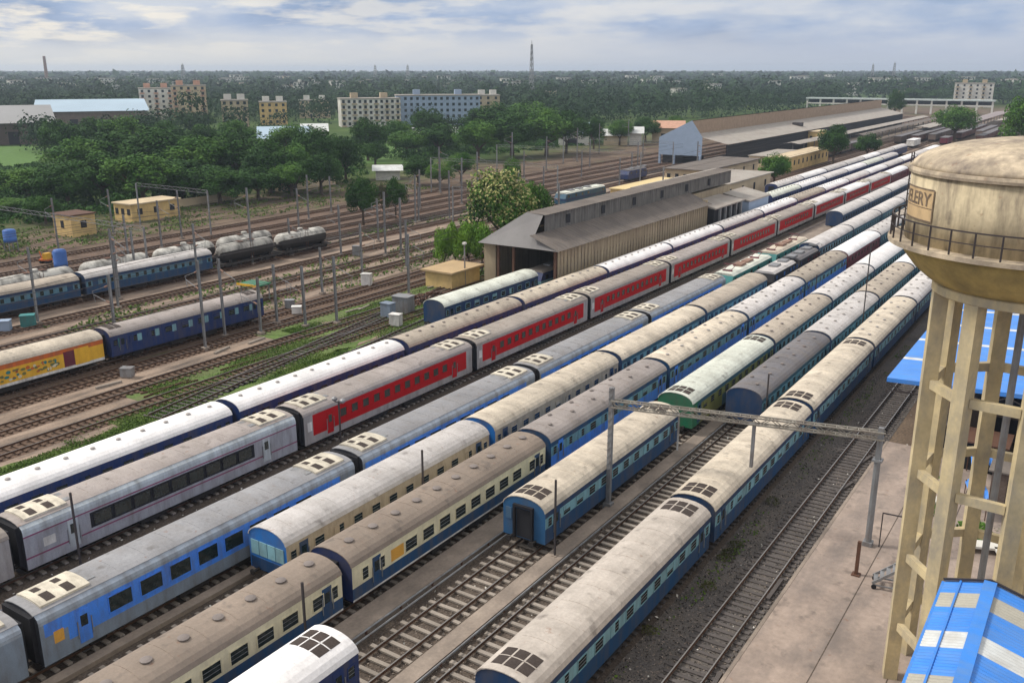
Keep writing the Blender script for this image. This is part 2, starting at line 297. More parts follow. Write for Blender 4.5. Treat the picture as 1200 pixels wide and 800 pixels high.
# ------------------------------------------------------------------ tracks
TW = 0.84
M['dustm'] = mat('dusty_earth_strip', (0.30, 0.225, 0.17), 0.95, amt=0.3, scale=0.2, fine=0.2, fscale=4, world=True, dirt=(0.085, 0.07, 0.06), damt=0.95, dscale=(0.8, 0.14, 0.5), bump=0.4)
def rails_mb(y0, y1):
    out = []
    for s in (-1, 1):
        q = MB(); x = s * TW
        q.box(x - 0.07, x + 0.07, y0, y1, 0.17, 0.185, 0); q.box(x - 0.012, x + 0.012, y0, y1, 0.185, 0.30, 0); q.box(x - 0.035, x + 0.035, y0, y1, 0.30, 0.335, 1)
        out.append(q)
    return out
SLP = {}
def track(X, y0, y1, label, pitch=0.65, m='conc', group=None, indiv=None, w=1.375, z=0.06, slope=0.0):
    root = empty('railway_track', (X, 0, 0), 0); tag(root, label, 'railway track', group)
    for q in rails_mb(y0, y1): q.build('rail', [M['railm'], M['shine']], root)
    key = (m, w)
    if key not in SLP:
        q = MB(); q.box(-w, w, -0.13, 0.13, 0.0, 0.115); me = q.build('sleeper', M[m]); SLP[key] = me.data; bpy.data.objects.remove(me)
    ys = list(np.arange(y0, y1, pitch)); a = []
    if indiv: a = [y for y in ys if indiv[0] <= y <= indiv[1]][:100]
    sa = set(a)
    for y in a:
        o = bpy.data.objects.new('sleeper', SLP[key]); COL.objects.link(o); o.parent = root; o.location = (random.uniform(-.04, .04), y + random.uniform(-.04, .04), z + random.uniform(-.012, .004)); o.rotation_euler = (0, 0, random.uniform(-.03, .03))
    rest = [y for y in ys if y not in sa]
    if rest:
        q = MB()
        for y in rest: q.box(-w, w, y - 0.13, y + 0.13, z, z + 0.115)
        o = q.build('sleepers', M[m], root); o['kind'] = 'stuff'
    if slope: root.rotation_euler = (0, 0, slope)
    return root
TX = dict(R=-15.0, A=-20.3, D=-24.75, C=-29.3, E=-35.05, F=-40.0, H=-44.35, I=-54.4, J=-60.2, K=-67.4)
track(TX['R'], -15, 300, 'empty track with dark sleepers beside the brown platform', 0.62, 'dslp', indiv=(30, 92), z=-0.02)
track(TX['A'], -15, 300, 'track under the rightmost long blue train', 0.65, 'dslp')
track(TX['D'], -15, 300, 'empty track ending under the dark grey roofed coach, beside rightmost blue train', 0.8, 'conc', indiv=(28, 108))
track(TX['C'], -15, 300, 'empty track with pale sleepers running up to the blue coach end', 0.88, 'conc', indiv=(26, 112), w=1.45)
for k, n in (('E', 'track under the cream and blue train'), ('F', 'track under the white roofed train with blue end'), ('H', 'track under the bright blue train'), ('I', 'track under the long red train'), ('J', 'track under the long white roofed train left of the red train')):
    track(TX[k], -15, 440, n, 0.75, 'conc', indiv=(20, 90))
track(TX['K'], 84, 440, 'track entering the big grey shed', 0.75, 'conc', indiv=(84, 150))
LT = [(-74.2, 'grassy track nearest the white roofed train'), (-79.3, 'rusty second track left of the white roofed train'), (-85.2, 'rusty track just right of the yellow van'),
      (-89.6, 'track under the yellow van and dark blue coach'), (-97.5, 'track left of the yellow van on pale ballast'), (-103.5, 'second empty track left of the yellow van'), (-110.5, 'track just right of the far blue coaches'), (-118.0, 'track under the far blue coaches and tank wagons'),
      (-126.0, 'track just behind the tank wagons'), (-131.5, 'main line track second behind the tank wagons'), (-137.5, 'main line track third behind the tank wagons'), (-143.0, 'leftmost main line track past the yellow hut'), (-150.5, 'outermost track along the yellow huts')]
for X, n in LT: track(X, 20, 700, n, 0.75, 'rslp', indiv=(max(25, -X * 0.42), 200))
for i, (x0, x1, m) in enumerate([(-75.9, -72.5, 'rballast'), (-81.0, -77.6, 'rballast'), (-87.2, -83.5, 'rballast'), (-92.3, -87.6, 'rballast'), (-105.8, -95.3, 'rballast'), (-120.6, -108.2, 'rballast'), (-152.9, -123.5, 'rballast')]):
    q = MB(); q.face([(x0, 10, 0.014), (x1, 10, 0.014), (x1, 700, 0.014), (x0, 700, 0.014)]); tag(q.build('ballast_bed', M[m]), kind='structure')
for x0, x1 in ((-83.5, -81.0), (-77.6, -75.9), (-72.5, -71.3), (-95.2, -92.5), (-101.6, -99.6), (-108.2, -106.0), (-116, -112.6), (-122.9, -120.8)):
    q = MB(); q.face([(x0, 10, 0.018), (x1, 10, 0.018), (x1, 500, 0.018), (x0, 500, 0.018)]); tag(q.build('footpath', M['dustm']), kind='structure')
r = track(-71.0, 0, 62, 'track slanting left through the grass toward the white cabinets', 0.75, 'dslp', indiv=(0, 62)); r.location = (-70.6, 48, 0.004); r.rotation_euler = (0, 0, R(9.5))
r = track(-71.0, 0, 60, 'second track slanting left through the grass', 0.75, 'dslp', indiv=(0, 60)); r.location = (-66.6, 56, 0.004); r.rotation_euler = (0, 0, R(7.0))
def pipe(X, z, label, y1=120, r=0.06):
    root = empty('water_pipe', (X, 0, 0)); tag(root, label, 'pipe')
    MB().tube((0, -10, z), (0, y1, z), r, n=6).build('tube', M['steel'], root)
    q = MB()
    for y in np.arange(-9, y1, 3.0): q.box(-0.05, 0.05, y - 0.05, y + 0.05, 0.3, z)
    o = q.build('supports', M['rust'], root); o['kind'] = 'stuff'
pipe(-31.45, 0.55, 'thin grey water pipe along the left side of the empty pale sleeper track')
pipe(-31.15, 0.42, 'lower rusty pipe beside the empty pale sleeper track')
pipe(-26.2, 0.5, 'grey water pipe along the path left of the rightmost blue train')
pipe(-50.8, 0.35, 'low pipe along the path beside the grey and red train', 200)

CL = random.Random(8)
for k, (X, y0, y1, n, nm, m_) in enumerate([(-13.9, 30, 75, 5, 'spare sleeper', 'dslp'), (-82.2, 50, 110, 6, 'old concrete sleeper', 'conc'), (-76.8, 45, 110, 6, 'discarded rusty rail', 'rust')]):
    for i in range(n):
        q = MB(); Lh = 1.35 if m_ != 'rust' else 3.0; q.box(-Lh, Lh, -0.12, 0.12, 0, 0.2) if m_ != 'rust' else (q.box(-Lh, Lh, -0.07, 0.07, 0, 0.02), q.box(-Lh, Lh, -0.015, 0.015, 0.02, 0.13), q.box(-Lh, Lh, -0.035, 0.035, 0.13, 0.17))
        o = q.build(nm.replace(' ', '_'), M[m_], None); o.location = (X + CL.uniform(-.3, .3), CL.uniform(y0, y1), 0.03); o.rotation_euler = (0, 0, PI / 2 + CL.uniform(-.25, .25)); tag(o, nm + [' lying on the ballast at the brown platform edge', ' lying on the dusty strip of the left yard', ' lying in the grass of the left yard'][k], nm.split()[-1], nm + 's lying about')
#@@COACH
# ------------------------------------------------------------------ coaches
HW = 1.63
ARC = [(1.63, 3.22), (1.52, 3.46), (1.30, 3.66), (0.98, 3.82), (0.55, 3.93), (0.0, 3.97)]
ARC = ARC + [(-x, z) for x, z in ARC[-2::-1]]
ARCL = [(1.62, 3.42), (1.56, 3.62), (1.32, 3.80), (0.98, 3.91), (0.55, 3.98), (0.0, 4.0)]; ARCL = ARCL + [(-x, z) for x, z in ARCL[-2::-1]]
TALL = [False]
def arcz(x):
    x = abs(x); P = [(x_, z_) for x_, z_ in ARCL[5::-1]] if TALL[0] else [(0.0, 3.97), (0.55, 3.93), (0.98, 3.82), (1.30, 3.66), (1.52, 3.46), (1.63, 3.22)]
    for (a, za), (c, zc) in zip(P, P[1:]):
        if x <= c: return za + (zc - za) * (x - a) / (c - a)
    return 3.2
def patch(q, x0, x1, y0, y1, lift, th=0.04, mi=0, n=4):      # thin curved slab lying on the roof
    xs = [x0 + (x1 - x0) * i / n for i in range(n + 1)]
    for a, c in zip(xs, xs[1:]):
        q.v += [(a, y0, arcz(a) + lift - th), (c, y0, arcz(c) + lift - th), (c, y1, arcz(c) + lift - th), (a, y1, arcz(a) + lift - th), (a, y0, arcz(a) + lift), (c, y0, arcz(c) + lift), (c, y1, arcz(c) + lift), (a, y1, arcz(a) + lift)]
        k = len(q.v) - 8
        for f in ((4, 5, 6, 7), (0, 1, 5, 4), (2, 3, 7, 6), (1, 2, 6, 5), (3, 0, 4, 7)): q.f.append(tuple(k + i for i in f)); q.m.append(mi)
def body(L, rows, end, shoulders=None, zones=None):
    """rows: [(z0,z1,mat)] bottom to top; zones: [(y0,y1,z0,z1,mat)] repaint on the sides; end: material of the end walls"""
    ys = sorted(set([0, L] + [y for z in (zones or []) for y in z[:2]])); zs = sorted(set([r[0] for r in rows] + [rows[-1][1]] + [z for q in (zones or []) for z in q[2:4]]))
    mats = []; q = MB()
    def mi(m):
        if m not in mats: mats.append(m)
        return mats.index(m)
    for a, c in zip(ys, ys[1:]):
        for z0, z1 in zip(zs, zs[1:]):
            zc = (z0 + z1) / 2; yc = (a + c) / 2; m = [r[2] for r in rows if r[0] <= zc <= r[1]]
            m = m[0] if m else rows[-1][2]
            for zz in (zones or []):
                if zz[0] <= yc <= zz[1] and zz[2] <= zc <= zz[3]: m = zz[4]
            for s in (1, -1):
                x = s * HW; P = [(x, a, z0), (x, c, z0), (x, c, z1), (x, a, z1)]; q.face(P if s > 0 else P[::-1], mi(m))
    zb = rows[0][0]; ARC = ARCL if TALL[0] else globals()['ARC']
    prof = [(HW, zb)] + ARC + [(-HW, zb)]
    q.face([(x, 0, z) for x, z in prof], mi(end)); q.face([(x, L, z) for x, z in reversed(prof)], mi(end))
    q.face([(-HW, 0, zb), (-HW, L, zb), (HW, L, zb), (HW, 0, zb)], mi('under'))
    if shoulders:
        for s in (1, -1):
            A = [(s * x, z) for x, z in ARC[:3]]
            for (x0, z0), (x1, z1) in zip(A, A[1:]):
                P = [(x0, 0, z0), (x0, L, z0), (x1, L, z1), (x1, 0, z1)]; q.face(P if s > 0 else P[::-1], mi(shoulders))
    return q, [M[m] for m in mats]
def roof(L, ridge=True, shoulders=False, over=0.03):
    B_ = ARCL if TALL[0] else ARC; A = B_[2:-2] if shoulders else B_
    q = MB(); n = len(A); o = over
    for y in (-0.04, L + 0.04):
        q.v += [(x * (1 + o * 0.6), y, z + o) for x, z in A]
    for i in range(n - 1): q.f.append((i, n + i, n + i + 1, i + 1)); q.m.append(0)
    k = len(q.v)
    for y in (-0.04, L + 0.04): q.v += [(x * 0.985, y, z - 0.02) for x, z in A]
    for i in range(n - 1): q.f.append((k + i, k + i + 1, i + 1, i)); q.m.append(0); q.f.append((k + n + i + 1, k + n + i, n + i, n + i + 1)); q.m.append(0)
    q.f.append((k, 0, n, k + n)); q.m.append(0); q.f.append((n - 1, k + n - 1, k + 2 * n - 1, 2 * n - 1)); q.m.append(0)
    if ridge:
        for y in np.arange(1.2, L - 0.5, 1.9): patch(q, -1.45 if not shoulders else -1.2, 1.45 if not shoulders else 1.2, y - 0.025, y + 0.025, over + 0.02, 0.03, 0, 6)
    return q
def window_mesh(w, h, style='bars'):
    q = MB(); t = 0.05; d = 0.035
    q.box(-0.005, 0.012, -w / 2 + t, w / 2 - t, t, h - t, 1)
    for y0, y1, z0, z1 in ((-w / 2, w / 2, 0, t), (-w / 2, w / 2, h - t, h), (-w / 2, -w / 2 + t, t, h - t), (w / 2 - t, w / 2, t, h - t)): q.box(-0.005, d, y0, y1, z0, z1, 0)
    if style == 'bars':
        for k in (1, 2): z = t + (h - 2 * t) * k / 3; q.box(0.012, 0.022, -w / 2 + t, w / 2 - t, z - 0.012, z + 0.012, 2)
    return q
def bogie(parent, y):
    q = MB()
    for s in (-1, 1): q.box(s * 1.05 - 0.08, s * 1.05 + 0.08, y - 1.7, y + 1.7, 0.62, 0.84); q.box(s * 1.1 - 0.09, s * 1.1 + 0.09, y - 0.5, y + 0.5, 0.42, 0.95)
    q.box(-1.05, 1.05, y - 0.25, y + 0.25, 0.65, 0.9)
    for s in (-1, 1):
        for a in (-1.3, 1.3): q.box(s * 1.12 - 0.1, s * 1.12 + 0.1, y + a - 0.2, y + a + 0.2, 0.52, 0.98)
    bo = q.build('bogie', M['under'], parent)
    for a in (-1.3, 1.3):
        q = MB()
        for s in (-1, 1): q.tube((s * 0.84 - 0.07, y + a, 0.79), (s * 0.84 + 0.07, y + a, 0.79), 0.457, n=16)
        q.tube((-0.84, y + a, 0.79), (0.84, y + a, 0.79), 0.08, n=6); q.build('wheelset', M['rust'], bo)
ICF = 21.3; LHB = 23.5
def spec(kind):
    S = dict(L=ICF, door='navy', doorw=0.75, hatch=True, vents=0, ac=False, sh=None, frame='navy', win=[], wz=2.08, zones=[], end='navy')
    def icf(low, band, top, n=10, w=0.95): 
        S['rows'] = [(1.0, 2.08, low), (2.08, 2.84, band), (2.84, 3.22, top)]; S['zones'] = [(1.0, 1.85, 2.08, 2.84, low), (ICF - 1.85, ICF - 1.0, 2.08, 2.84, low)]; S['wz'] = 2.1
        S['win'] = [(2.75 + (ICF - 5.5) * i / (n - 1), w) for i in range(n)] + [(0.55, 0.55), (ICF - 0.55, 0.55)]; S['wh'] = 0.72; S['frame'] = band; S['door'] = low
    if kind in ('blue', 'bluee'):
        icf('blue', 'pale', 'navy')
        if kind == 'bluee': S['end'] = 'endb2'
    elif kind == 'teal': icf('teal', 'palem', 'teal', 11, 0.9); S.update(hatch=False, vents=2, end='navy')
    elif kind == 'blue2': icf('bright', 'palem', 'blue', 9, 1.0); S.update(hatch=False, vents=2, end='blue')
    elif kind == 'navy': icf('navy', 'navy', 'navy', 9, 1.0); S.update(hatch=False, vents=2, end='navy', frame='pale')
    elif kind == 'navyw': icf('dblue', 'dblue', 'dblue', 8, 0.95); S.update(hatch=True, end='dblue', frame='dblue'); S['zones'] = [(y + 0.5, y + 1.05, 2.05, 2.85, 'pale') for y in [q[0] for q in S['win'][:8]]] + [(0.9, 1.7, 1.9, 2.9, 'tealp')]
    elif kind == 'far': icf('blue', 'palef', 'navy', 13, 0.6); S.update(hatch=False, vents=0)
    elif kind == 'cream': 
        icf('blue', 'creamp', 'creamp', 9, 1.05); S.update(hatch=False, vents=1, end='dblue', frame='creamp'); S['rows'] = [(1.0, 1.12, 'whitep'), (1.12, 1.85, 'blue'), (1.85, 3.22, 'creamp')]; S['zones'] = [(3.4, 4.6, 2.0, 2.8, 'notice')]; S['wz'] = 2.0; S['wh'] = 0.85; S['win'] = [(5.3 + 1.72 * i, 1.2) for i in range(8)] + [(1.1, 0.6), (2.6, 0.5), (ICF - 1.9, 0.9), (ICF - 0.6, 0.55)]; S['doors'] = [2.1, ICF - 1.2]
    elif kind == 'beige': 
        icf('navy', 'beige', 'beige', 10, 0.9); S.update(hatch=False, end='endblue', vents=0); S['rows'] = [(1.0, 1.9, 'navy'), (1.9, 3.22, 'beige')]; S['zones'] = []
    elif kind == 'green': icf('teal', 'olive', 'teal', 10, 0.9); S.update(end='green'); S['zones'] = [(0, 1.6, 1.0, 3.22, 'green'), (1.6, 7.0, 1.0, 2.08, 'olive')]
    elif kind == 'maroon': icf('maroon', 'maroon', 'maroon', 9, 0.9); S.update(hatch=False, end='maroon')
    elif kind == 'white_blue': icf('dblue', 'dblue', 'dblue', 10, 0.9); S.update(hatch=False, vents=1, end='dblue')
    elif kind == 'bright':
        L = LHB; S.update(L=L, door='bright', hatch=False, ac=True, sh='bgrey2s', frame='bright', end='endk', wh=1.02, wz=2.0)
        S['rows'] = [(0.9, 1.7, 'bgrey'), (1.7, 3.25, 'bright'), (3.25, 3.42, 'bgrey2s')]; S['zones'] = [(0, 0.25, 1.7, 3.25, 'bgrey'), (0, 1.5, 1.7, 2.5, 'bgrey'), (L - 1.5, L, 1.7, 3.25, 'bgrey'), (0.7, 1.25, 1.9, 2.6, 'notice')]
        S['win'] = [(4.6 + 1.98 * i, 1.5) for i in range(8)]; S['doors'] = [2.4, L - 2.4]
    elif kind == 'magenta':
        L = 22.6; S.update(L=L, door='silver2', hatch=False, ac=True, sh='silver2', frame='black', end='endk', wh=0.92, wz=1.95)
        S['rows'] = [(0.9, 1.6, 'silver'), (1.6, 1.71, 'magenta'), (1.71, 3.05, 'silver'), (3.05, 3.15, 'magenta'), (3.15, 3.42, 'silver2')]; S['zones'] = [(4.4, L - 4.4, 1.88, 2.95, 'black'), (1.2, 2.0, 2.0, 2.6, 'whitep')]
        S['win'] = [(5.3 + 1.5 * i, 1.35) for i in range(9)]; S['doors'] = [3.2, L - 3.2]
    elif kind == 'red':
        L = LHB; S.update(L=L, door='red', hatch=False, ac=True, sh=None, frame='red', end='endk', wh=0.82, wz=2.1)
        S['rows'] = [(0.9, 1.5, 'ltgrey'), (1.5, 3.32, 'red'), (3.32, 3.42, 'ltgrey')]; S['zones'] = [(0, 1.0, 1.5, 3.32, 'ltgrey'), (L - 1.0, L, 1.5, 3.32, 'ltgrey'), (0.4, 0.9, 2.0, 2.8, 'whitep')]
        S['win'] = [(4.6 + 1.43 * i, 0.85) for i in range(11)]; S['doors'] = [3.0, L - 3.0]
    if 'doors' not in S: S['doors'] = [1.42, S['L'] - 1.42]
    return S
paint('end_blue_paint', (0.02, 0.17, 0.52)); M['endblue'] = MATS['end_blue_paint']; M['endb2'] = paint('faded_end_blue', (0.025, 0.10, 0.22)); M['bgrey2s'] = paint('grey_blue_shoulder', (0.30, 0.35, 0.42))
WM = {}; WR = random.Random(21)
M['ventl'] = mat('pale_ventilator_metal', (0.36, 0.33, 0.31), 0.7); M['endp'] = paint('hazy_blue_paint', (0.06, 0.13, 0.22))
def make_coach(kind, roofk, lod, vents=None, hatch=None, free=None):
    S = spec(kind); L = S['L']; TALL[0] = S['ac']; root = empty('railway_coach'); root['category'] = 'railway coach'
    if vents is not None: S['vents'] = vents
    if hatch is not None: S['hatch'] = hatch
    q, ms = body(L, S['rows'], S['end'], S['sh'], S['zones']); bo = q.build('body', ms, root)
    rf = roof(L, lod == 0, bool(S['sh'])).build('roof', M[roofk], root)
    # dark bellows at both ends
    gw, gz = (1.3, 3.75) if S['ac'] else (0.62, 3.35); gl = 0.24 if S['ac'] else 0.42
    for y0, y1 in ((-gl, 0), (L, L + gl)):
        if y0 < 0 and free: continue
        MB().box(-gw, gw, y0, y1, 1.15, gz).build('gangway', M['black'], root)
    if free == 'door':
        MB().box(-0.55, 0.55, -0.06, -0.005, 1.1, 3.1).build('end_door', M['dopen'], root)
        q = MB()
        for s in (-1, 1): q.box(s * 0.68 - 0.08, s * 0.68 + 0.08, -0.22, -0.005, 1.0, 3.25)
        q.box(-0.76, 0.76, -0.22, -0.005, 3.251, 3.4); q.build('gangway', M['black'], root)
        MB().box(-1.4, -0.95, -0.05, -0.006, 2.2, 3.0).build('end_panel', M['endp'], root)
    if free == 'panels':
        for k in range(4): MB().box(-1.42 + k * 0.72, -0.76 + k * 0.72, -0.05, -0.006, 2.0, 2.95).build('end_panel', M['pale'], root)
        MB().box(-1.5, 1.5, -0.04, -0.006, 1.05, 1.8).build('end_panel', M['navy'], root)
    if lod == 0:
        for (y, w) in S['win']:
            key = (round(w, 2), S['wh'], S['frame'])
            if key not in WM:
                o = window_mesh(w, S['wh'], 'bars' if L == ICF else 'plain').build('window', [M[S['frame']], M['glass'], M['steel']]); WM[key] = o.data; bpy.data.objects.remove(o)
            me_ = WM[key]
            if L == ICF and kind != 'cream' and w > 0.7 and WR.random() < 0.3:
                k2 = key + ('shut', WR.random() < 0.5)
                if k2 not in WM:
                    qq = window_mesh(w, S['wh'], 'bars'); qq.box(0.013, 0.03, -w / 2 + 0.06, w / 2 - 0.06 if k2[-1] else 0.0, S['wh'] * (0.5 if k2[-1] else 0.07), S['wh'] - 0.07, 0); oo = qq.build('window', [M[S['frame']], M['glass'], M['steel']]); WM[k2] = oo.data; bpy.data.objects.remove(oo)
                me_ = WM[k2]
            o = bpy.data.objects.new('window', me_); COL.objects.link(o); o.parent = root; o.location = (HW, y, S['wz'])
        for y in S['doors']:
            q = MB(); w = 0.72; q.box(-0.01, 0.02, -w / 2, w / 2, 1.15, 3.05, 0); q.box(0.02, 0.03, -0.2, 0.2, 2.1, 2.75, 1); q.box(0.02, 0.07, -w / 2 - 0.06, -w / 2 - 0.02, 1.5, 2.5, 2); q.box(0.02, 0.07, w / 2 + 0.02, w / 2 + 0.06, 1.5, 2.5, 2)
            q.build('door', [M[S['door']], M['glass'], M['steel']], root, loc=(HW, y, 0)); MB().box(0, 0.12, -0.3, 0.3, 0.55, 0.6).build('step', M['under'], root, loc=(HW - 0.1, y, 0))
    else:
        q = MB()
        for (y, w) in S['win']: q.box(-0.01, 0.02, y - w / 2 + 0.06, y + w / 2 - 0.06, S['wz'] + 0.06, S['wz'] + S['wh'] - 0.06)
        q.build('window_row', M['glass'], root, loc=(HW, 0, 0))
    q = MB()
    for y0, y1, z0, xx in ((L * 0.36, L * 0.45, 0.45, 1.4), (L * 0.47, L * 0.53, 0.55, 1.3), (L * 0.55, L * 0.66, 0.42, 1.4)): q.box(-xx, xx, y0, y1, z0, 1.0)
    q.box(-1.5, 1.5, 0.1, L - 0.1, 0.86, 1.0); q.build('underframe', M['under'], root)
    if lod < 2: bogie(root, 3.3); bogie(root, L - 3.3)
    if lod == 0:
        for s in (-1, 1):
            q = MB(); q.tube((s * 0.88, -0.55, 1.05), (s * 0.88, 0, 1.05), 0.09, n=8); q.tube((s * 0.88, -0.6, 1.05), (s * 0.88, -0.52, 1.05), 0.2, n=12); q.build('buffer', M['under'], root)
    if S['hatch']:
        for y0 in (0.45, L - 1.95):
            for x0 in (-1.05, -0.33, 0.39): 
                q = MB(); patch(q, x0, x0 + 0.6, y0, y0 + 1.45, 0.055, 0.04, 0); patch(q, x0 - 0.03, x0 + 0.63, y0 + 0.70, y0 + 0.76, 0.07, 0.03, 1); q.build('roof_hatch', [M['hole'], M[roofk]], root)
    if S['vents'] and lod < 2:
        pts = [(0.25, 1.3 + 2.1 * i) for i in range(int((L - 2) / 2.1) + 1)] if S['vents'] == 1 else [(0.55 * (-1) ** i, 1.6 + 1.75 * i) for i in range(int((L - 3) / 1.75) + 1)]
        for x, y in pts:
            z = arcz(x) + 0.02; q = MB(); g_ = 1.0 if kind == 'cream' else 0.62
            q.lathe((x, y), [(0.2 * g_, z - 0.05), (0.2 * g_, z + 0.05), (0.30 * g_, z + 0.06), (0.30 * g_, z + 0.10), (0.16 * g_, z + 0.15), (0.02, z + 0.16)], 10 if lod == 0 else 6); q.build('ventilator', M['ventl' if roofk in ('r_white', 'r_cream', 'r_lgrey') else 'ventm'], root)
    if S['ac']:
        for y0 in (0.5, L - 3.3):
            q = MB(); patch(q, -1.1, 1.1, y0, y0 + 2.8, 0.16, 0.18, 0, 6)
            for yy in (y0 + 0.45, y0 + 1.6): patch(q, 0.15, 0.95, yy, yy + 0.5, 0.175, 0.02, 1); patch(q, -0.75, -0.2, yy, yy + 0.4, 0.175, 0.02, 1)
            u = q.build('roof_unit', [M['acw'], M['hole']], root)
            q = MB(); yf = y0 + 2.8 if y0 < 5 else y0 - 0.55; q.box(-0.75, 0.75, yf, yf + 0.55, 3.85, 4.02, 0); q.build('roof_unit', [M['steel']], root)
    return root
PRO = {}
def coach(kind, roofk, X, Y, label, group, lod=None, **kw):
    if lod is None: lod = 0 if Y < 125 else (1 if Y < 230 else 2)
    key = (kind, roofk, lod, tuple(sorted(kw.items())))
    if key not in PRO: PRO[key] = r = make_coach(kind, roofk, lod, **kw)
    else: r = copy_tree(PRO[key])
    return place(r, (X, Y, 0.0), random.uniform(-0.0006, 0.0006), label, group)
RN = dict(r_cool='cool grey', r_cream='cream', r_grey='pinkish grey', r_white='white', r_dark='dark grey', r_brown='brown', r_mid='grey', r_tan='tan', r_lgrey='light grey', r_taupe='mottled grey', r_greenw='off white')
def train(k, Y, lst, desc, side, group, pitch=None, gap=0.85, x=None, start=0, where='near'):
    for i, e in enumerate(lst):
        kind, rk = e[0], e[1]; kw = e[2] if len(e) > 2 else {}
        sd_ = kw.pop('side', side); L = spec(kind)['L']
        coach(kind, rk, x if x is not None else TX[k], Y, '%s coach from %s end of %s, %s roof' % (ORD[i + start], where, desc, RN[rk]), group, **kw)
        Y += L + gap
    return Y
B = dict(vents=2, hatch=False)
train('A', 30.2, [('blue', 'r_grey', dict(free='plain')), ('blue', 'r_cream'), ('blue', 'r_cream'), ('blue', 'r_cream', B), ('blue', 'r_lgrey', B), ('blue', 'r_tan', B), ('blue', 'r_lgrey', B), ('blue', 'r_cream', B), ('blue', 'r_lgrey', B)], 'the rightmost long train', 'blue sided', 'coaches of the rightmost blue train')
train('D', 74.6, [('teal', 'r_dark', dict(free='plain')), ('teal', 'r_lgrey'), ('teal', 'r_tan'), ('teal', 'r_white', dict(vents=0)), ('teal', 'r_lgrey'), ('teal', 'r_tan'), ('teal', 'r_lgrey')], 'the train with dark teal end', 'teal sided', 'coaches of the dark teal train')
coach('white_blue', 'r_white', TX['C'], 28.4 - ICF, 'white roofed coach end with open roof hatches at the bottom edge of the photo', 'coaches on the pale sleeper track', vents=0, hatch=True)
coach('bluee', 'r_cream', TX['C'], 46.0, 'single blue coach with cream roof standing on the pale sleeper track', 'coaches on the pale sleeper track', free='door')
train('C', 70.2, [('green', 'r_greenw', dict(free='plain')), ('teal', 'r_tan'), ('teal', 'r_lgrey'), ('teal', 'r_white', dict(vents=0)), ('teal', 'r_lgrey'), ('teal', 'r_tan')], 'the green ended train', 'dark sided', 'coaches of the train with the green end')
train('E', 12.0, [('cream', 'r_brown'), ('cream', 'r_brown'), ('blue2', 'r_taupe'), ('blue2', 'r_cream'), ('blue2', 'r_lgrey'), ('blue2', 'r_tan'), ('maroon', 'r_white', dict(side='maroon sided', vents=0)), ('teal', 'r_lgrey'), ('teal', 'r_tan')], 'the cream and blue train', 'cream or blue sided', 'coaches of the cream and blue train')
train('F', 33.8, [('beige', 'r_lgrey', dict(free='panels')), ('beige', 'r_cream'), ('teal', 'r_cream', dict(vents=0)), ('teal', 'r_tan', dict(vents=0))], 'the pale train with bright blue end', 'beige or dark sided', 'coaches of the train with the bright blue end')
train('F', 149.0, [('teal', 'r_lgrey', dict(vents=0))] * 7, 'the train beyond the black locomotives', 'dark sided', 'coaches beyond the dark locomotives', x=-40.6)
train('H', 21.0 - 24.35, [('bright', 'r_cool'), ('bright', 'r_cool'), ('bright', 'r_cool'), ('bright', 'r_cool'), ('bright', 'r_cool')], 'the bright blue train', 'bright blue and grey sided', 'coaches of the bright blue train')
train('H', 187.0, [('navy', 'r_lgrey', dict(vents=0, free='plain'))] + [('navy', 'r_lgrey', dict(vents=0))] * 7, 'the far train with dark blue end', 'dark sided', 'coaches of the far train with dark blue end', x=-46.6)
train('I', 25.9 - 24.35, [('red', 'r_mid'), ('magenta', 'r_taupe')] + [('red', 'r_mid' if i % 3 else 'r_taupe') for i in range(6)] + [('red', 'r_lgrey'), ('red', 'r_white'), ('red', 'r_lgrey'), ('maroon', 'r_white', dict(side='dark sided')), ('maroon', 'r_tan', dict(side='dark sided')), ('maroon', 'r_lgrey', dict(side='dark sided')), ('maroon', 'r_white', dict(side='dark sided'))], 'the long red train', 'red and grey sided', 'coaches of the long red train')
train('J', 47.8 - 44.3, [('white_blue', r) for r in ('r_white', 'r_white', 'r_white', 'r_tan', 'r_cream', 'r_white', 'r_white', 'r_lgrey', 'r_white', 'r_tan', 'r_white', 'r_lgrey', 'r_white', 'r_lgrey', 'r_white', 'r_lgrey', 'r_white')], 'the white train left of red one', 'dark blue sided', 'coaches of the white roofed train')
coach('navy', 'r_greenw', TX['K'], 85.3, 'off white roofed coach with dark end standing just outside the shed', 'coaches at the shed', free='plain', vents=0)
train('K', 205, [('white_blue', 'r_greenw'), ('white_blue', 'r_white'), ('white_blue', 'r_lgrey'), ('white_blue', 'r_white'), ('white_blue', 'r_greenw'), ('white_blue', 'r_lgrey')], 'the train before the round trees', 'dark sided', 'coaches in front of the round trees', x=-66.6)
train('K', 225, [('white_blue', 'r_lgrey'), ('white_blue', 'r_white'), ('white_blue', 'r_lgrey'), ('white_blue', 'r_lgrey'), ('white_blue', 'r_white'), ('white_blue', 'r_lgrey'), ('white_blue', 'r_lgrey')], 'the outermost far train', 'dark sided', 'coaches beside the round trees', x=-71.8)
coach('navyw', 'r_taupe', -89.4, 55.4, 'dark blue coach with pale window panels coupled to the yellow van', 'vehicles with the yellow van')
for i, Y in enumerate((27.0, 49.0, 71.2)): coach('far', 'r_tan' if i < 2 else 'r_lgrey', -118.0, Y - 0.3, '%s blue coach from the left of the far train before the tank wagons' % ORD[i], 'far blue coaches before the tank wagons', lod=1)

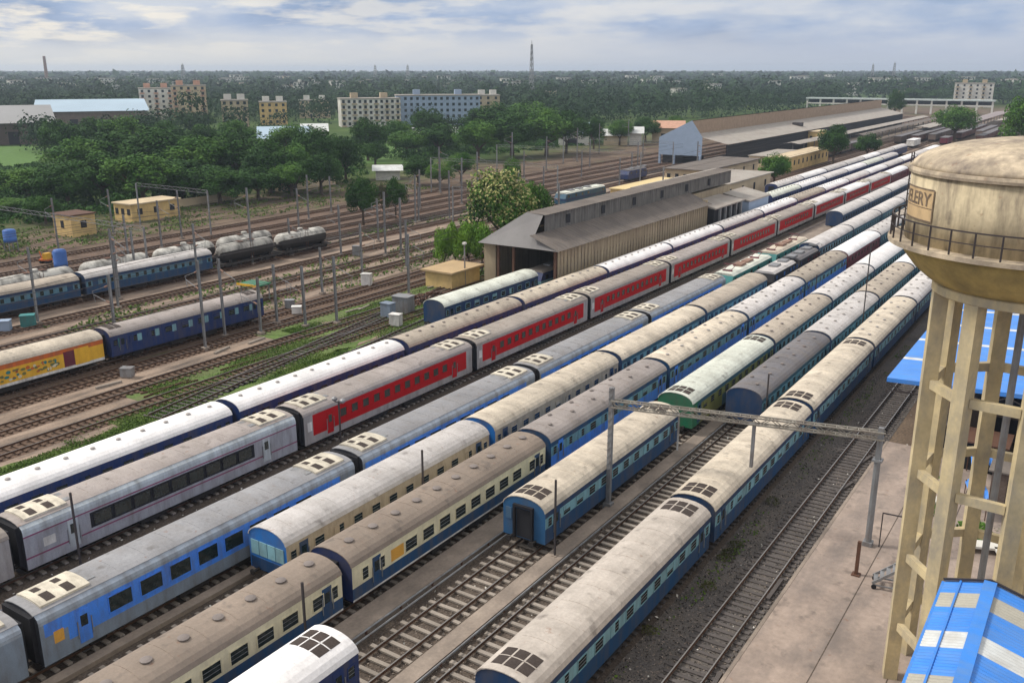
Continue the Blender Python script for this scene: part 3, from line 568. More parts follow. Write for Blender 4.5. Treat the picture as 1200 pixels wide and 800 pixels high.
# yellow and red decorated van
def van():
    L = 21.3; root = empty('railway_van'); tag(root, 'yellow and red painted van with cream roof left of the dark blue coach', 'railway van', 'vehicles with the yellow van')
    q, ms = body(L, [(1.0, 1.3, 'whitep'), (1.3, 2.75, 'yellow'), (2.75, 3.22, 'orange')], 'yellow', None, [(1.6, 2.1, 1.3, 2.9, 'orange'), (3.6, 4.6, 1.3, 2.9, 'maroon'), (16.8, 18.0, 1.3, 2.9, 'maroon'), (18.4, 19, 1.5, 2.4, 'creamp')]); q.build('body', ms, root)
    roof(L).build('roof', M['r_cream'], root)
    q = MB(); rr = random.Random(3)
    for i in range(80):
        y = rr.uniform(4.9, 16.2); z = rr.uniform(1.5, 2.45); w = rr.uniform(0.08, 0.28); h = rr.uniform(0.07, 0.2)
        n = 7; c = [(HW + 0.006 + 0.0006 * i, y + w * math.cos(t), z + h * math.sin(t)) for t in [2 * PI * k / n for k in range(n)]]; q.face(c, rr.choice([0, 0, 1, 2, 3]))
    q.build('painted_flowers', [M['olive'], M['tealp'], M['orange'], M['creamp']], root)
    for y in (3.0, 18.8): MB().box(-0.01, 0.025, -0.8, 0.8, 1.25, 2.95).build('door', M['yellow'], root, loc=(HW, y, 0))
    for y0, y1 in ((-0.42, 0), (L, L + 0.42)): MB().box(-0.62, 0.62, y0, y1, 1.15, 3.35).build('gangway', M['black'], root)
    q = MB(); q.box(-1.5, 1.5, 0.1, L - 0.1, 0.84, 1.0); q.box(-1.4, 1.4, 8, 13, 0.45, 0.84); q.build('underframe', M['under'], root); bogie(root, 3.3); bogie(root, L - 3.3)
    return root
place(van(), (-89.4, 33.2, 0))
def flat_tank():
    root = empty('tank_wagon'); tag(root, 'x', 'tank wagon'); L = 11.5
    q = MB(); n = 20; pr = [(0.0, 0.25), (0.55, 0.9), (1.2, 1.3), (1.5, 1.45)]
    ring = [(0.35, 0.3), (0.1 + 0.3, 0.9), (0.75, 1.25), (1.2, 1.42), (L - 1.2, 1.42), (L - 0.75, 1.25), (L - 0.4, 0.9), (L - 0.35, 0.3)]; k = 0
    for y, r in ring:
        for i in range(n): t = 2 * PI * i / n; q.v.append((r * math.cos(t), y, 2.6 + r * math.sin(t)))
    for a in range(len(ring) - 1):
        for i in range(n): j = (i + 1) % n; q.f.append((a * n + i, (a + 1) * n + i, (a + 1) * n + j, a * n + j)); q.m.append(1 if i >= n * 0.5 or i == 0 else 0)
    q.f.append(tuple(range(n))); q.m.append(0); q.f.append(tuple(reversed(range((len(ring) - 1) * n, len(ring) * n)))); q.m.append(0)
    q.build('tank', [M['tankp'], M['under']], root, smooth=True)
    q = MB(); q.lathe((0, L / 2), [(0.5, 3.9), (0.5, 4.3), (0.35, 4.4), (0.02, 4.42)], 14); q.build('dome', M['tankp'], root)
    q = MB(); q.box(-0.6, 0.6, L / 2 - 1.6, L / 2 - 0.7, 4.05, 4.1); q.box(-0.6, 0.6, L / 2 + 0.7, L / 2 + 1.6, 4.05, 4.1)
    for s in (-1, 1): q.bar((s * 1.3, L / 2, 1.1), (s * 1.35, L / 2, 4.0), 0.05); q.bar((s * 1.3, L / 2 + 0.5, 1.1), (s * 1.35, L / 2 + 0.5, 4.0), 0.05)
    q.build('walkway', M['rust'], root)
    q = MB(); q.box(-1.3, 1.3, 0, L, 0.95, 1.15)
    for y in (1.6, L - 1.6): q.box(-1.1, 1.1, y - 0.25, y + 0.25, 1.15, 1.6)
    q.build('underframe', M['under'], root); bogie(root, 2.2); bogie(root, L - 2.2); return root
M['tankp'] = mat('soot_streaked_tank_paint', (0.52, 0.50, 0.45), 0.6, amt=0.2, scale=0.5, dirt=(0.05, 0.045, 0.04), damt=0.9, dscale=(0.5, 0.7, 0.5), rand=0.2)
tw = flat_tank()
TWL = ['first tank wagon after the far blue coaches', 'second tank wagon from the far blue coaches', 'third tank wagon from the far blue coaches', 'sooty tank wagon last but one in the row', 'whitest tank wagon at the right end of the row']
for i in range(2):
    r = tw if i == 0 else copy_tree(tw); place(r, (-118, 94.5 + 12.3 * i, 0), 0, ['sooty white tank wagon coupled behind the far blue coaches', 'whitest tank wagon at the right hand end of its row'][i], 'tank wagons in the left yard')
# on the track behind, more tank barrels show over the blue coaches
for i in range(4):
    place(copy_tree(tw), (-123.2, 62 + 12.3 * i, 0), 0, '%s tank wagon from the left showing over the far blue coaches' % ORD[i], 'tank wagons behind the far blue coaches')
track(-123.2, 20, 300, 'track under the tank wagons behind the far blue coaches', 0.75, 'dslp', indiv=(50, 130))

def loco(name, label, X, Y, bodym, roofk, L=17.5, panto=True, band=None):
    root = empty('locomotive', (X, Y, 0)); tag(root, label, 'locomotive')
    q = MB(); w = 1.5; P = [(0.9, 0.0), (0.9, 3.1), (0.9, 3.1)]
    rows = [(1.0, 1.7, bodym), (1.7, 2.2, band or bodym), (2.2, 3.3, bodym)]
    for z0, z1, m in rows: pass
    ms = [M[bodym], M[band or bodym], M['glass']]
    for i, (z0, z1, m) in enumerate(rows):
        sl = lambda z: 0.0 if z < 2.2 else (z - 2.2) * 0.55
        a0, a1 = sl(z0), sl(z1); mi = 1 if m == band else 0
        c = [(-w, a0, z0), (w, a0, z0), (w, L - a0, z0), (-w, L - a0, z0)]; d = [(-w, a1, z1), (w, a1, z1), (w, L - a1, z1), (-w, L - a1, z1)]
        for k in range(4): j = (k + 1) % 4; q.face([c[k], c[j], d[j], d[k]], mi)
    q.face([(-w, 0, 1), (-w, L, 1), (w, L, 1), (w, 0, 1)], 0); q.build('body', ms, root)
    q = MB(); e = 0.605
    pr = [(-w, 3.3), (-1.1, 3.6), (1.1, 3.6), (w, 3.3)]
    for (x0, z0), (x1, z1) in zip(pr, pr[1:]): q.face([(x0, e, z0), (x1, e, z1), (x1, L - e, z1), (x0, L - e, z0)])
    q.face([(x, e, z) for x, z in pr]); q.face([(x, L - e, z) for x, z in pr[::-1]]); q.build('roof', M[roofk], root)
    for s, yy in ((-1, 0), (1, L)):
        for x in (-0.72, 0.72): 
            q = MB(); q.box(-0.5, 0.5, -0.02, 0.02, 0, 0.62); o = q.build('windscreen', M['glass'], root, loc=(x, yy - s * 0.25, 2.45)); o.rotation_euler = (s * 0.5, 0, 0)
    for y in (1.6, L - 1.6, 5, 8, 11): MB().box(-0.01, 0.02, -0.35, 0.35, 2.35, 2.95).build('window', M['glass'], root, loc=(w, y, 0))
    if panto:
        for y in (3.2, L - 3.2):
            q = MB()
            for s in (-0.5, 0.5): q.bar((s, y - 1, 3.75), (s, y + 0.7, 4.15), 0.06); q.bar((s, y + 0.7, 4.15), (s * 1.4, y - 0.2, 4.45), 0.05)
            q.bar((-0.9, y - 0.2, 4.47), (0.9, y - 0.2, 4.47), 0.1); q.box(-0.7, 0.7, y - 1.1, y - 0.9, 3.6, 3.8); q.build('pantograph', M['maroon'], root)
        q = MB(); q.box(-0.6, 0.6, 6, 8.2, 3.6, 3.95, 0); q.box(-0.5, 0.5, 9, 11.5, 3.6, 3.9, 0); q.build('roof_unit', M['brick'], root)
    else:
        for y in (4, 8, 12): MB().box(-0.6, 0.6, y, y + 2, 3.6, 3.85).build('roof_unit', M['steel'], root)
    q = MB(); q.box(-1.3, 1.3, 0.3, L - 0.3, 0.7, 1.0); q.box(-1.2, 1.2, L * 0.4, L * 0.6, 0.35, 0.7); q.build('underframe', M['under'], root); bogie(root, 3.6); bogie(root, L - 3.6)
    return root
loco('l', 'teal locomotive with cream roof and red roof gear behind the bright blue train', TX['H'], 120.2, 'tealp', 'r_greenw')
loco('l', 'second cream roofed teal locomotive farther along beside the red train', TX['H'], 139.0, 'tealp', 'r_cream')
loco('l', 'black locomotive with pale roof between two grey roofed trains', TX['F'], 124.6 , 'black', 'r_lgrey', 11.0, False)
loco('l', 'second black locomotive with green tinge between the grey roofed trains', TX['F'], 136.4, 'black', 'r_dark', 11.0, False)
loco('l', 'dark blue locomotive half inside the shed behind the cream roofed coach', TX['K'], 107.6, 'dblue', 'r_mid', 16.0, False, 'pale')
loco('l', 'teal blue locomotive standing behind the grey shed roof', -107.8, 184.0, 'teal', 'r_greenw', 20.0, False, 'navy')
loco('l', 'dark locomotive beyond the teal blue one behind the shed', -118.5, 238.0, 'dblue', 'r_dark', 12.0, False)
#@@MORE
# ------------------------------------------------------------------ water tower
def tower():
    cx, cy, _ = at(1220, 240, 40.0); root = empty('water_tower', (cx, cy, 0)); tag(root, 'weathered cream concrete water tower with domed tank on eight columns', 'water tower')
    rt = 5.35; z1 = 26.35; z0 = 23.3
    q = MB(); q.lathe((0, 0), [(rt - 0.02, z0), (rt - 0.02, z1)], 64); q.build('tank', M['twr'], root, smooth=True)
    q = MB(); q.lathe((0, 0), [(rt + 0.10, z1 - 0.12), (rt + 0.13, z1), (rt + 0.10, z1 + 0.12), (rt - 0.1, z1 + 0.13)], 64); q.build('rim', M['twrdome'], root)
    prof = [(rt * math.cos(a) if a else rt, z1 + 0.1 + 1.35 * math.sin(a)) for a in [k * PI / 2 / 10 for k in range(10)]] + [(0.05, z1 + 1.46)]
    q = MB(); q.lathe((0, 0), prof, 64); d = q.build('dome', M['twrdome'], root, smooth=True)
    q = MB(); q.box(-0.35, 0.35, -0.35, 0.35, z1 + 1.35, z1 + 1.75); q.build('hatch', M['wplas'], d)
    q = MB(); q.lathe((0, 0), [(3.80, 21.33), (4.2, 21.55), (4.75, 22.0), (5.25, 22.6), (5.55, 23.1)], 64); q.build('bowl', M['twrbowl'], root, smooth=True)
    q = MB(); q.lathe((0, 0), [(5.5, 23.08), (6.0, 23.1), (6.02, 23.3), (5.2, 23.31)], 64); bal = q.build('balcony', M['twrdome'], root)
    q = MB(); rr = 5.9; n = 36
    for h, t in ((1.02, 0.06), (0.55, 0.04)):
        for k in range(72): a, b_ = 2 * PI * k / 72, 2 * PI * (k + 1) / 72; q.bar((rr * math.cos(a), rr * math.sin(a), z0 + h), (rr * math.cos(b_), rr * math.sin(b_), z0 + h), t)
    q.build('handrail', M['drail'], bal)
    for k in range(n):
        a = 2 * PI * (k + 0.3) / n; MB().bar((rr * math.cos(a), rr * math.sin(a), z0), (rr * math.cos(a), rr * math.sin(a), z0 + 1.04), 0.07).build('post', M['drail'], bal)
    q = MB(); q.lathe((0, 0), [(3.85, 20.9), (3.9, 20.95), (3.9, 21.3), (3.82, 21.34)], 64); q.build('ring_beam', M['twrleg'], root, smooth=False)
    a0 = math.atan2(-cy, -cx) + R(14); rc = 3.52; zs = [zat(x, y, 40.4) for x, y in ((1090, 452), (1076, 557), (1063, 656), (1051, 737))]
    P = []
    for k in range(8):
        a = a0 - k * PI / 4; x, y = rc * math.cos(a), rc * math.sin(a); P.append((x, y)); w = 0.325
        q = MB(); q.box(x - w, x + w, y - w, y + w, 0.3, 20.98, rz=a); q.build('column', M['twrleg'], root)
    for z in zs:
        for k in range(8):
            a, b_ = P[k], P[(k + 1) % 8]; dx, dy = b_[0] - a[0], b_[1] - a[1]; L = math.hypot(dx, dy); t = 0.33 / L
            MB().bar((a[0] + dx * t, a[1] + dy * t, z), (b_[0] - dx * t, b_[1] - dy * t, z), 0.3, 0.42).build('brace', M['twrleg'], root)
    # riser pipe and ladder
    MB().tube((0, 0, 0.4), (0, 0, 21.3), 0.16, n=12).build('riser_pipe', M['steel'], root)
    la = a0 - PI / 2 - 0.35; q = MB(); lx, ly = (rt + 0.12) * math.cos(la), (rt + 0.12) * math.sin(la); tx, ty = -math.sin(la), math.cos(la)
    for s in (-0.22, 0.22): q.bar((lx + tx * s, ly + ty * s, 23.3), (lx + tx * s, ly + ty * s, 26.9), 0.05)
    for z in np.arange(23.6, 26.8, 0.35): q.bar((lx - tx * 0.22, ly - ty * 0.22, z), (lx + tx * 0.22, ly + ty * 0.22, z), 0.035)
    q.build('ladder', M['drail'], root)
    # painted sign with faded lettering on the tank wall
    ac = math.atan2(-cy, -cx); t0, t1 = ac - R(76), ac - R(47)
    def arcpanel(a, c, za, zb, r, mi, q, n=14):
        for k in range(n):
            u, v = a + (c - a) * k / n, a + (c - a) * (k + 1) / n
            q.face([(r * math.cos(u), r * math.sin(u), za), (r * math.cos(v), r * math.sin(v), za), (r * math.cos(v), r * math.sin(v), zb), (r * math.cos(u), r * math.sin(u), zb)], mi)
    q = MB(); arcpanel(t0, t1, 24.35, 25.65, rt + 0.012, 0, q)
    for a, c, za, zb in ((t0, t1, 24.3, 24.37), (t0, t1, 25.63, 25.7), (t1 - 0.012, t1, 24.3, 25.7), (t0, t0 + 0.012, 24.3, 25.7), (t0, t1, 24.86, 24.89)): arcpanel(a, c, za, zb, rt + 0.02, 1, q)
    sg = q.build('painted_sign', [M['ochre'], M['ink']], root)
    cu = bpy.data.curves.new('lettering', 'FONT'); cu.body = 'ELERY'; cu.size = 0.78; cu.extrude = 0.0; cu.align_x = 'CENTER'; cu.offset = 0.012
    to = bpy.data.objects.new('lettering', cu); COL.objects.link(to); bpy.context.view_layer.update()
    me = bpy.data.meshes.new_from_object(to); bpy.data.objects.remove(to)
    xs = [v.co.x for v in me.vertices]; wdt = max(xs) - min(xs); tm = (t0 + t1) / 2; arc = (t1 - t0) * rt * 0.84
    for v in me.vertices:
        a = tm + (v.co.x / wdt) * arc / rt; zz = 24.98 + v.co.y; v.co = ((rt + 0.03) * math.cos(a), (rt + 0.03) * math.sin(a), zz)
    me.materials.clear(); me.materials.append(M['ink']); lo = bpy.data.objects.new('lettering', me); COL.objects.link(lo); lo.parent = sg
    return cx, cy
TWX, TWY = tower()

# ------------------------------------------------------------------ blue roofed building by the tower (bottom right)
def ribbed(q, x0, x1, y0, y1, z0, z1, mi=0, axis='x', pitch=0.25, th=0.03, n=None):
    """corrugated sheet sloping z0->z1 from x0 to x1, ribs running along x"""
    k = max(2, int((y1 - y0) / pitch)); s = (y1 - y0) / k
    for i in range(k):
        a = y0 + i * s; pts = [(a, 0), (a + s * 0.5, th), (a + s, 0)]
        for (ya, ha), (yb, hb) in zip(pts, pts[1:]): q.face([(x0, ya, z0 + ha), (x1, ya, z1 + ha), (x1, yb, z1 + hb), (x0, yb, z0 + hb)], mi)
def blue_building():
    root = empty('blue_roofed_building', (0, 0, 0)); tag(root, 'low building with blue sheet roof and dirty white panels below the water tower', 'building')
    z = 10.0; xl = gp(1063, 795, z)[0]; xr_ = gp(1140, 795, z + .6)[0]; yn = 22.0; yf = gp(1097, 672, z)[1]
    X0, XR, X1 = -3.55, -2.0, 1.6
    rf = []
    for (xa, za, xb, zb) in ((X0 - 0.15, z - 0.25, XR, z + 0.25), (XR, z + 0.25, X1, z - 0.75)):
        q = MB(); ys = yn; i = 0
        while ys < yf - 0.01:
            ln = (1.95, 1.25)[i % 2]; ye = min(ys + ln, yf); mi = 0 if i % 2 == 0 else (1 if (i // 2) % 2 else 2); ribbed(q, xa, xb, ys, ye, za, zb, mi, pitch=0.2, th=0.03); ys = ye; i += 1
        rf.append(q.build('roof_sheet', [M['bluer'], M['whites'], M['tans']], root))
    MB().box(XR - 0.24, XR + 0.24, yn, yf, z + 0.26, z + 0.33).build('ridge_cap', M['bluer'], root)
    q = MB(); q.box(X0 + 0.42, X0 + 0.5, yn, yf, z - 0.08, z + 0.02); q.box(X0 - 0.25, X0 - 0.13, yn, yf, z - 0.36, z - 0.24); q.build('gutter', M['bluer'], root)
    q = MB(); q.face([(X0 - 0.2, yf + 0.01, z - 0.2), (XR, yf + 0.01, z + 0.3), (X1, yf + 0.01, z - 0.7), (X1, yf + 0.55, z - 1.0), (XR, yf + 0.55, z - 0.05), (X0 - 0.1, yf + 0.55, z - 0.55)], 0); q.build('end_hood', M['bluer'], root)
    q = MB(); q.bar((X0 - 0.2, yf + 0.02, z - 0.14), (XR, yf + 0.02, z + 0.36), 0.08); q.bar((XR, yf + 0.02, z + 0.36), (X1, yf + 0.02, z - 0.66), 0.08); q.build('edge_trim', M['drail'], root)
    q = MB(); q.box(X0 + 0.2, X1 - 0.1, yn + 0.3, yf - 0.3, 0.45, z - 0.9); q.build('wall', M['cplas'], root)
    for k in range(4): MB().box(X0 + 0.16, X0 + 0.2, 24 + k * 3.4, 25.4 + k * 3.4, 5.8, 7.2).build('window', M['glass'], root)
blue_building()
# ------------------------------------------------------------------ blue platform roof behind the tower
def platform_roof():
    root = empty('platform_shelter', (0, 0, 0)); tag(root, 'large blue platform roof with white translucent strips behind the tower legs', 'platform roof')
    z = 6.0; x0 = -13.9; y0 = 78.0; x1 = 22; q = MB(); ys = y0; i = 0
    while ys < 132:
        ye = ys + (6.3 if i % 2 == 0 else 0.75); q.face([(x0, ys, z), (x1, ys, z + 1.6), (x1, ye, z + 1.6), (x0, ye, z)], i % 2); q.face([(x0, ys, z - 0.05), (x0, ye, z - 0.05), (x1, ye, z + 1.55), (x1, ys, z + 1.55)], 0); ys = ye; i += 1
    q.face([(x0, y0, z - 0.35), (x1, y0, z + 1.25), (x1, y0, z + 1.6), (x0, y0, z)], 0); q.face([(x0, y0, z - 0.4), (x0, y0, z), (x0, 132, z), (x0, 132, z - 0.4)], 0)
    q.build('roof_sheet', [M['bluer'], M['whites']], root)
    q = MB()
    for x in np.arange(x0, x1, 3.0): zz = z + (x - x0) * 1.6 / (x1 - x0); q.bar((x, y0 + 0.05, zz - 0.4), (x + 1.5, y0 + 0.05, zz - 1.05), 0.08); q.bar((x + 1.5, y0 + 0.05, zz - 1.05), (x + 3, y0 + 0.05, zz - 0.3), 0.08)
    q.bar((x0, y0 + 0.05, z - 1.1), (x1, y0 + 0.05, z + 0.5), 0.1); q.build('truss', M['drail'], root)
    for x in (-11.5, -3, 6, 15):
        for y in (80, 91, 102, 113, 124): MB().bar((x, y, 0.4), (x, y, z + 0.1), 0.25).build('post', M['steel'], root)
platform_roof()
# things under and around, seen between the tower legs
def kiosk(x, y, w, d, h, wall, rf, label, rz=0, name='kiosk', cat='kiosk'):
    root = empty(name, (x, y, 0.45), rz); tag(root, label, cat)
    MB().box(-w / 2, w / 2, -d / 2, d / 2, 0, h).build('wall', M[wall], root); q = MB(); q.box(-w / 2 - 0.25, w / 2 + 0.25, -d / 2 - 0.25, d / 2 + 0.25, h + 0.003, h + 0.12); q.build('roof', M[rf], root)
    MB().box(-w * 0.2, w * 0.2, -d / 2 - 0.04, -d / 2 - 0.005, 0.1, 2.0).build('door', M['dopen'], root); return root
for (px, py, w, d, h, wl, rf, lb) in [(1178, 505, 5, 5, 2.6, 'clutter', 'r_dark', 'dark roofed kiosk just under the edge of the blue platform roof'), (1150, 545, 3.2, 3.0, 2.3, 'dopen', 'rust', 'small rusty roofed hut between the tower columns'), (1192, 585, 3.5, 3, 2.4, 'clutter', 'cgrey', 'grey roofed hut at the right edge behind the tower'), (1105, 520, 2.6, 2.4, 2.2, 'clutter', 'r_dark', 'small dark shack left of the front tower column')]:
    x, y = gp(px, py, 0.45); kiosk(x, y, w, d, h, wl, rf, lb)
def tarp(px, py, w, d, h, label):
    x, y = gp(px, py, 0.45); root = empty('market_stall', (x, y, 0.45), 0.2); tag(root, label, 'stall')
    q = MB(); n = 6
    for i in range(n):
        for j in range(n):
            f = lambda a, b_: (-w / 2 + w * a / n, -d / 2 + d * b_ / n, h + 0.25 * math.sin(a * 2.1 + b_) * 0.4 - 0.25 * ((a / n - 0.5) ** 2 + (b_ / n - 0.5) ** 2) * 4)
            q.face([f(i, j), f(i + 1, j), f(i + 1, j + 1), f(i, j + 1)])
    q.build('tarpaulin', M['bluer'], root)
    for sx in (-1, 1):
        for sy in (-1, 1): MB().bar((sx * w * 0.45, sy * d * 0.45, 0), (sx * w * 0.45, sy * d * 0.45, h - 0.3), 0.06).build('pole', M['rust'], root)
tarp(1146, 562, 1.6, 3.4, 2.3, 'upper blue tarpaulin stall between the tower columns'); tarp(1141, 598, 1.3, 3.2, 2.0, 'lower blue tarpaulin stall between the tower columns')
for i, (px, py, L) in enumerate([(1152, 645, 2.6), (1188, 655, 2.2), (1098, 592, 1.5)]):
    x, y = gp(px, py, 0.45); q = MB(); q.box(-L / 2, L / 2, -0.5, 0.5, 0.35, 0.5); 
    for s in (-1, 1): q.box(s * L * 0.4 - 0.05, s * L * 0.4 + 0.05, -0.4, 0.4, 0, 0.35)
    o = q.build('white_bench', M['wplas'], None); o.location = (x, y, 0.45); o.rotation_euler = (0, 0, 0.35); tag(o, ['white slab bench behind the front tower column', 'white slab bench at the right edge above the blue roof', 'small white slab left of the front tower column'][i], 'bench')

# ------------------------------------------------------------------ gantry over the tracks
def gantry():
    L0 = Vector((-27.5, 54.5, 0)); R0 = Vector((-10.4, 58.6, 0)); root = empty('overhead_gantry', (L0.x, L0.y, 0)); tag(root, 'grey lattice gantry on two masts spanning the tracks beside the tower', 'gantry')
    d = R0 - L0; LN = d.length; u = d.normalized(); pn = Vector((-u.y, u.x, 0)); zb = 8.2
    q = MB(); q.bar((0, 0, 0.3), (0, 0, 9.35), 0.30, 0.30); 
    for z in np.arange(0.8, 9.2, 0.55): q.bar((-0.17, -0.17, z), (0.17, -0.17, z + 0.4), 0.035)
    q.box(-0.3, 0.3, -0.3, 0.3, 0.1, 0.6); q.build('mast', M['steel'], root)
    q = MB(); q.tube((d.x, d.y, 0.45), (d.x, d.y, 6.6), 0.21, 0.2, 12); q.bar((d.x, d.y, 6.6), (d.x, d.y, 8.75), 0.32); q.box(d.x - 0.3, d.x + 0.3, d.y - 0.3, d.y + 0.3, 6.45, 6.6); q.box(d.x - 0.3, d.x + 0.3, d.y - 0.3, d.y + 0.3, 0.45, 0.75); q.build('mast', M['steel'], root)
    q = MB(); W2 = 0.22; H2 = 0.24; n = 26
    C = lambda t, s, h: tuple(u * (LN * t) + pn * (s * W2) + Vector((0, 0, zb + h * H2)))
    for s in (-1, 1):
        for h in (-1, 1): q.bar(C(0, s, h), C(1.015, s, h), 0.09)
    for i in range(n):
        a, c = i / n, (i + 1) / n; f = 1 if i % 2 else -1
        for s in (-1, 1): q.bar(C(a, s, -f), C(c, s, f), 0.045)
        for h in (-1, 1): q.bar(C(a, -f, h), C(c, f, h), 0.045); q.bar(C(a, -1, h), C(a, 1, h), 0.045)
    q.build('beam', M['gant'], root)
    for t, ln, w in ((0.27, 2.6, 0.10), (0.555, 3.1, 0.2)):
        p0 = u * (LN * t); q = MB(); q.bar((p0.x, p0.y, zb - 0.25), (p0.x, p0.y, zb - 0.25 - ln), w); q.bar(tuple(p0 - u * 0.4 + Vector((0, 0, zb - 0.3))), tuple(p0 + u * 0.4 + Vector((0, 0, zb - 0.3))), 0.14); q.build('drop_arm', M['steel'], root)
M['gant'] = mat('tan_grey_lattice_paint', (0.30, 0.28, 0.24), 0.7, dirt=(0.13, 0.08, 0.06), damt=0.5, dscale=(1, 1, 1))
gantry()

def spx(X, px, z=0.0):
    lo, hi = 5.0, 900.0
    for _ in range(50):
        m = (lo + hi) / 2; b_ = X * RT[0] + m * RT[1]; a = dist(X, m); c = z - HGT; zc = a * math.cos(TH) - c * math.sin(TH); x = 600 + FP * b_ / zc
        if x < px: lo = m
        else: hi = m
    return lo
# slim marker / lamp posts between the trains
for X, px, ty, lb, lamp in [(-51.3, 96, 577, 'thin dark post beside the grey and magenta coach', 0), (-32.4, 361, 682, 'thin dark post in front of the first cream and blue coach', 0), (-37.55, 497, 527, 'thin dark post between the white roofed coach and the brown roofed coach', 0), (-27.0, 650, 562, 'thin rusty post beside the single blue coach', 0),
    (-37.55, 765, 411, 'thin dark post between the pale roofs above the gantry left mast', 0), (-51.3, 400, 470, 'post with two round lamp heads in front of the red coach', 1), (-57.3, 534, 395, 'thin dark post between the white and the red train', 0), (-32.4, 846, 420, 'thin dark post beside the off white green ended coach', 0), (-22.6, 895, 438, 'thin dark post beside the dark grey coach roof', 0), (-22.6, 1008, 285, 'thin dark mast standing before the white roofs near the tower', 0), (-32.4, 954, 322, 'thin post beside the tan roofed coaches', 0)]:
    Y = spx(X, px); h = zat(px, ty, dist(X, Y)); root = empty('marker_post', (X, Y, 0)); tag(root, lb, 'post', 'thin posts between the trains')
    MB().bar((0, 0, 0), (0, 0, h), 0.11).build('pole', M['drail'], root); MB().box(-0.17, 0.17, -0.17, 0.17, 0, 0.45).build('base', M['pathm'], root)
    if lamp:
        for s in (-1, 1): q = MB(); q.lathe((s * 0.45, 0), [(0.05, h - 0.1), (0.22, h + 0.02), (0.25, h + 0.2), (0.1, h + 0.32)], 12); q.build('lamp_head', M['steel'], root)
        MB().bar((-0.45, 0, h - 0.1), (0.45, 0, h - 0.1), 0.06).build('arm', M['drail'], root)
# rusty bollard post, frame and wheeled stairs on the platform
x, y = gp(1003, 673, 0.45); root = empty('steel_post', (x, y, 0.45)); tag(root, 'short rusty brown post on the platform beside the gantry mast', 'post'); MB().bar((0, 0, 0), (0, 0, 2.3), 0.2).build('pole', M['rust'], root); MB().box(-0.25, 0.25, -0.25, 0.25, 0, 0.08).build('base', M['rust'], root)
x, y = gp(1030, 640, 0.45); root = empty('pipe_frame', (x, y, 0.45), 0.1); tag(root, 'thin dark goal shaped pipe frame beside the left tower column', 'frame')
for dx in (0, 1.4): MB().bar((dx, 0, 0), (dx, 0, 2.4), 0.07).build('leg', M['drail'], root)
MB().bar((-0.03, 0, 2.43), (1.43, 0, 2.43), 0.07).build('crossbar', M['drail'], root)
x, y = gp(1022, 684, 0.45); root = empty('boarding_stairs', (x, y, 0.45), R(10)); tag(root, 'grey wheeled boarding stairs parked against the left tower column', 'mobile stairs')
q = MB()
for s in (-0.5, 0.5): q.bar((0, s, 0.35), (2.3, s, 2.3), 0.09, 0.16); q.bar((2.3, s, 2.3), (2.3, s, 0.2), 0.07); q.bar((0, s, 0.25), (2.3, s, 0.25), 0.08)
q.build('frame', M['steel'], root)
for k in range(7): t = (k + 0.5) / 7; MB().box(2.3 * t - 0.12, 2.3 * t + 0.12, -0.48, 0.48, 0.35 + 1.95 * t - 0.02, 0.35 + 1.95 * t + 0.02).build('tread', M['steel'], root)
for sx in (0.1, 2.2):
    for s in (-0.55, 0.55): MB().tube((sx, s - 0.04, 0.15), (sx, s + 0.04, 0.15), 0.15, n=12).build('wheel', M['black'], root)
x, y = gp(30, 688); q = MB(); q.lathe((0, 0), [(0.2, 0), (0.38, 0.15), (0.36, 0.45), (0.2, 0.62), (0.05, 0.66)], 10); o = q.build('cloth_bundle', M['orange'], None, smooth=True); o.location = (-48.8, spx(-48.8, 30), 0.1); tag(o, 'orange bundle lying beside the bright blue train at the left edge', 'bundle')
# weeds by the dark track bed
# ------------------------------------------------------------------ overhead masts in the left yard
def ohe(X, Y, h, label, kind=0, side=1):
    root = empty('overhead_mast', (X, Y, 0)); root.rotation_euler = (random.uniform(-.012, .012), random.uniform(-.012, .012), random.uniform(-.15, .15)); tag(root, label, 'mast', 'overhead line masts in the left yard')
    q = MB(); q.box(-0.14, 0.14, -0.02, 0.02, 0, h); q.box(-0.16, -0.12, -0.1, 0.1, 0, h); q.box(0.12, 0.16, -0.1, 0.1, 0, h); q.build('pole', M['steel'], root)
    if kind == 0:
        q = MB(); q.bar((0, 0, h - 1.2), (side * 2.9, 0, h - 2.2), 0.06); q.bar((0, 0, h - 3.4), (side * 2.7, 0, h - 2.6), 0.06); q.bar((side * 2.9, 0, h - 2.2), (side * 2.6, 0, h - 3.4), 0.04); q.build('bracket', M['steel'], root)
        for z in (h - 1.3, h - 3.3): q = MB(); q.tube((side * 0.3, 0, z), (side * 0.8, 0, z + (-.2 if z > h - 2 else .2)), 0.10, n=8); q.build('insulator', M['brick'], root)
    MB().box(-0.35, 0.35, -0.35, 0.35, 0, 0.35).build('base', M['pathm'], root)
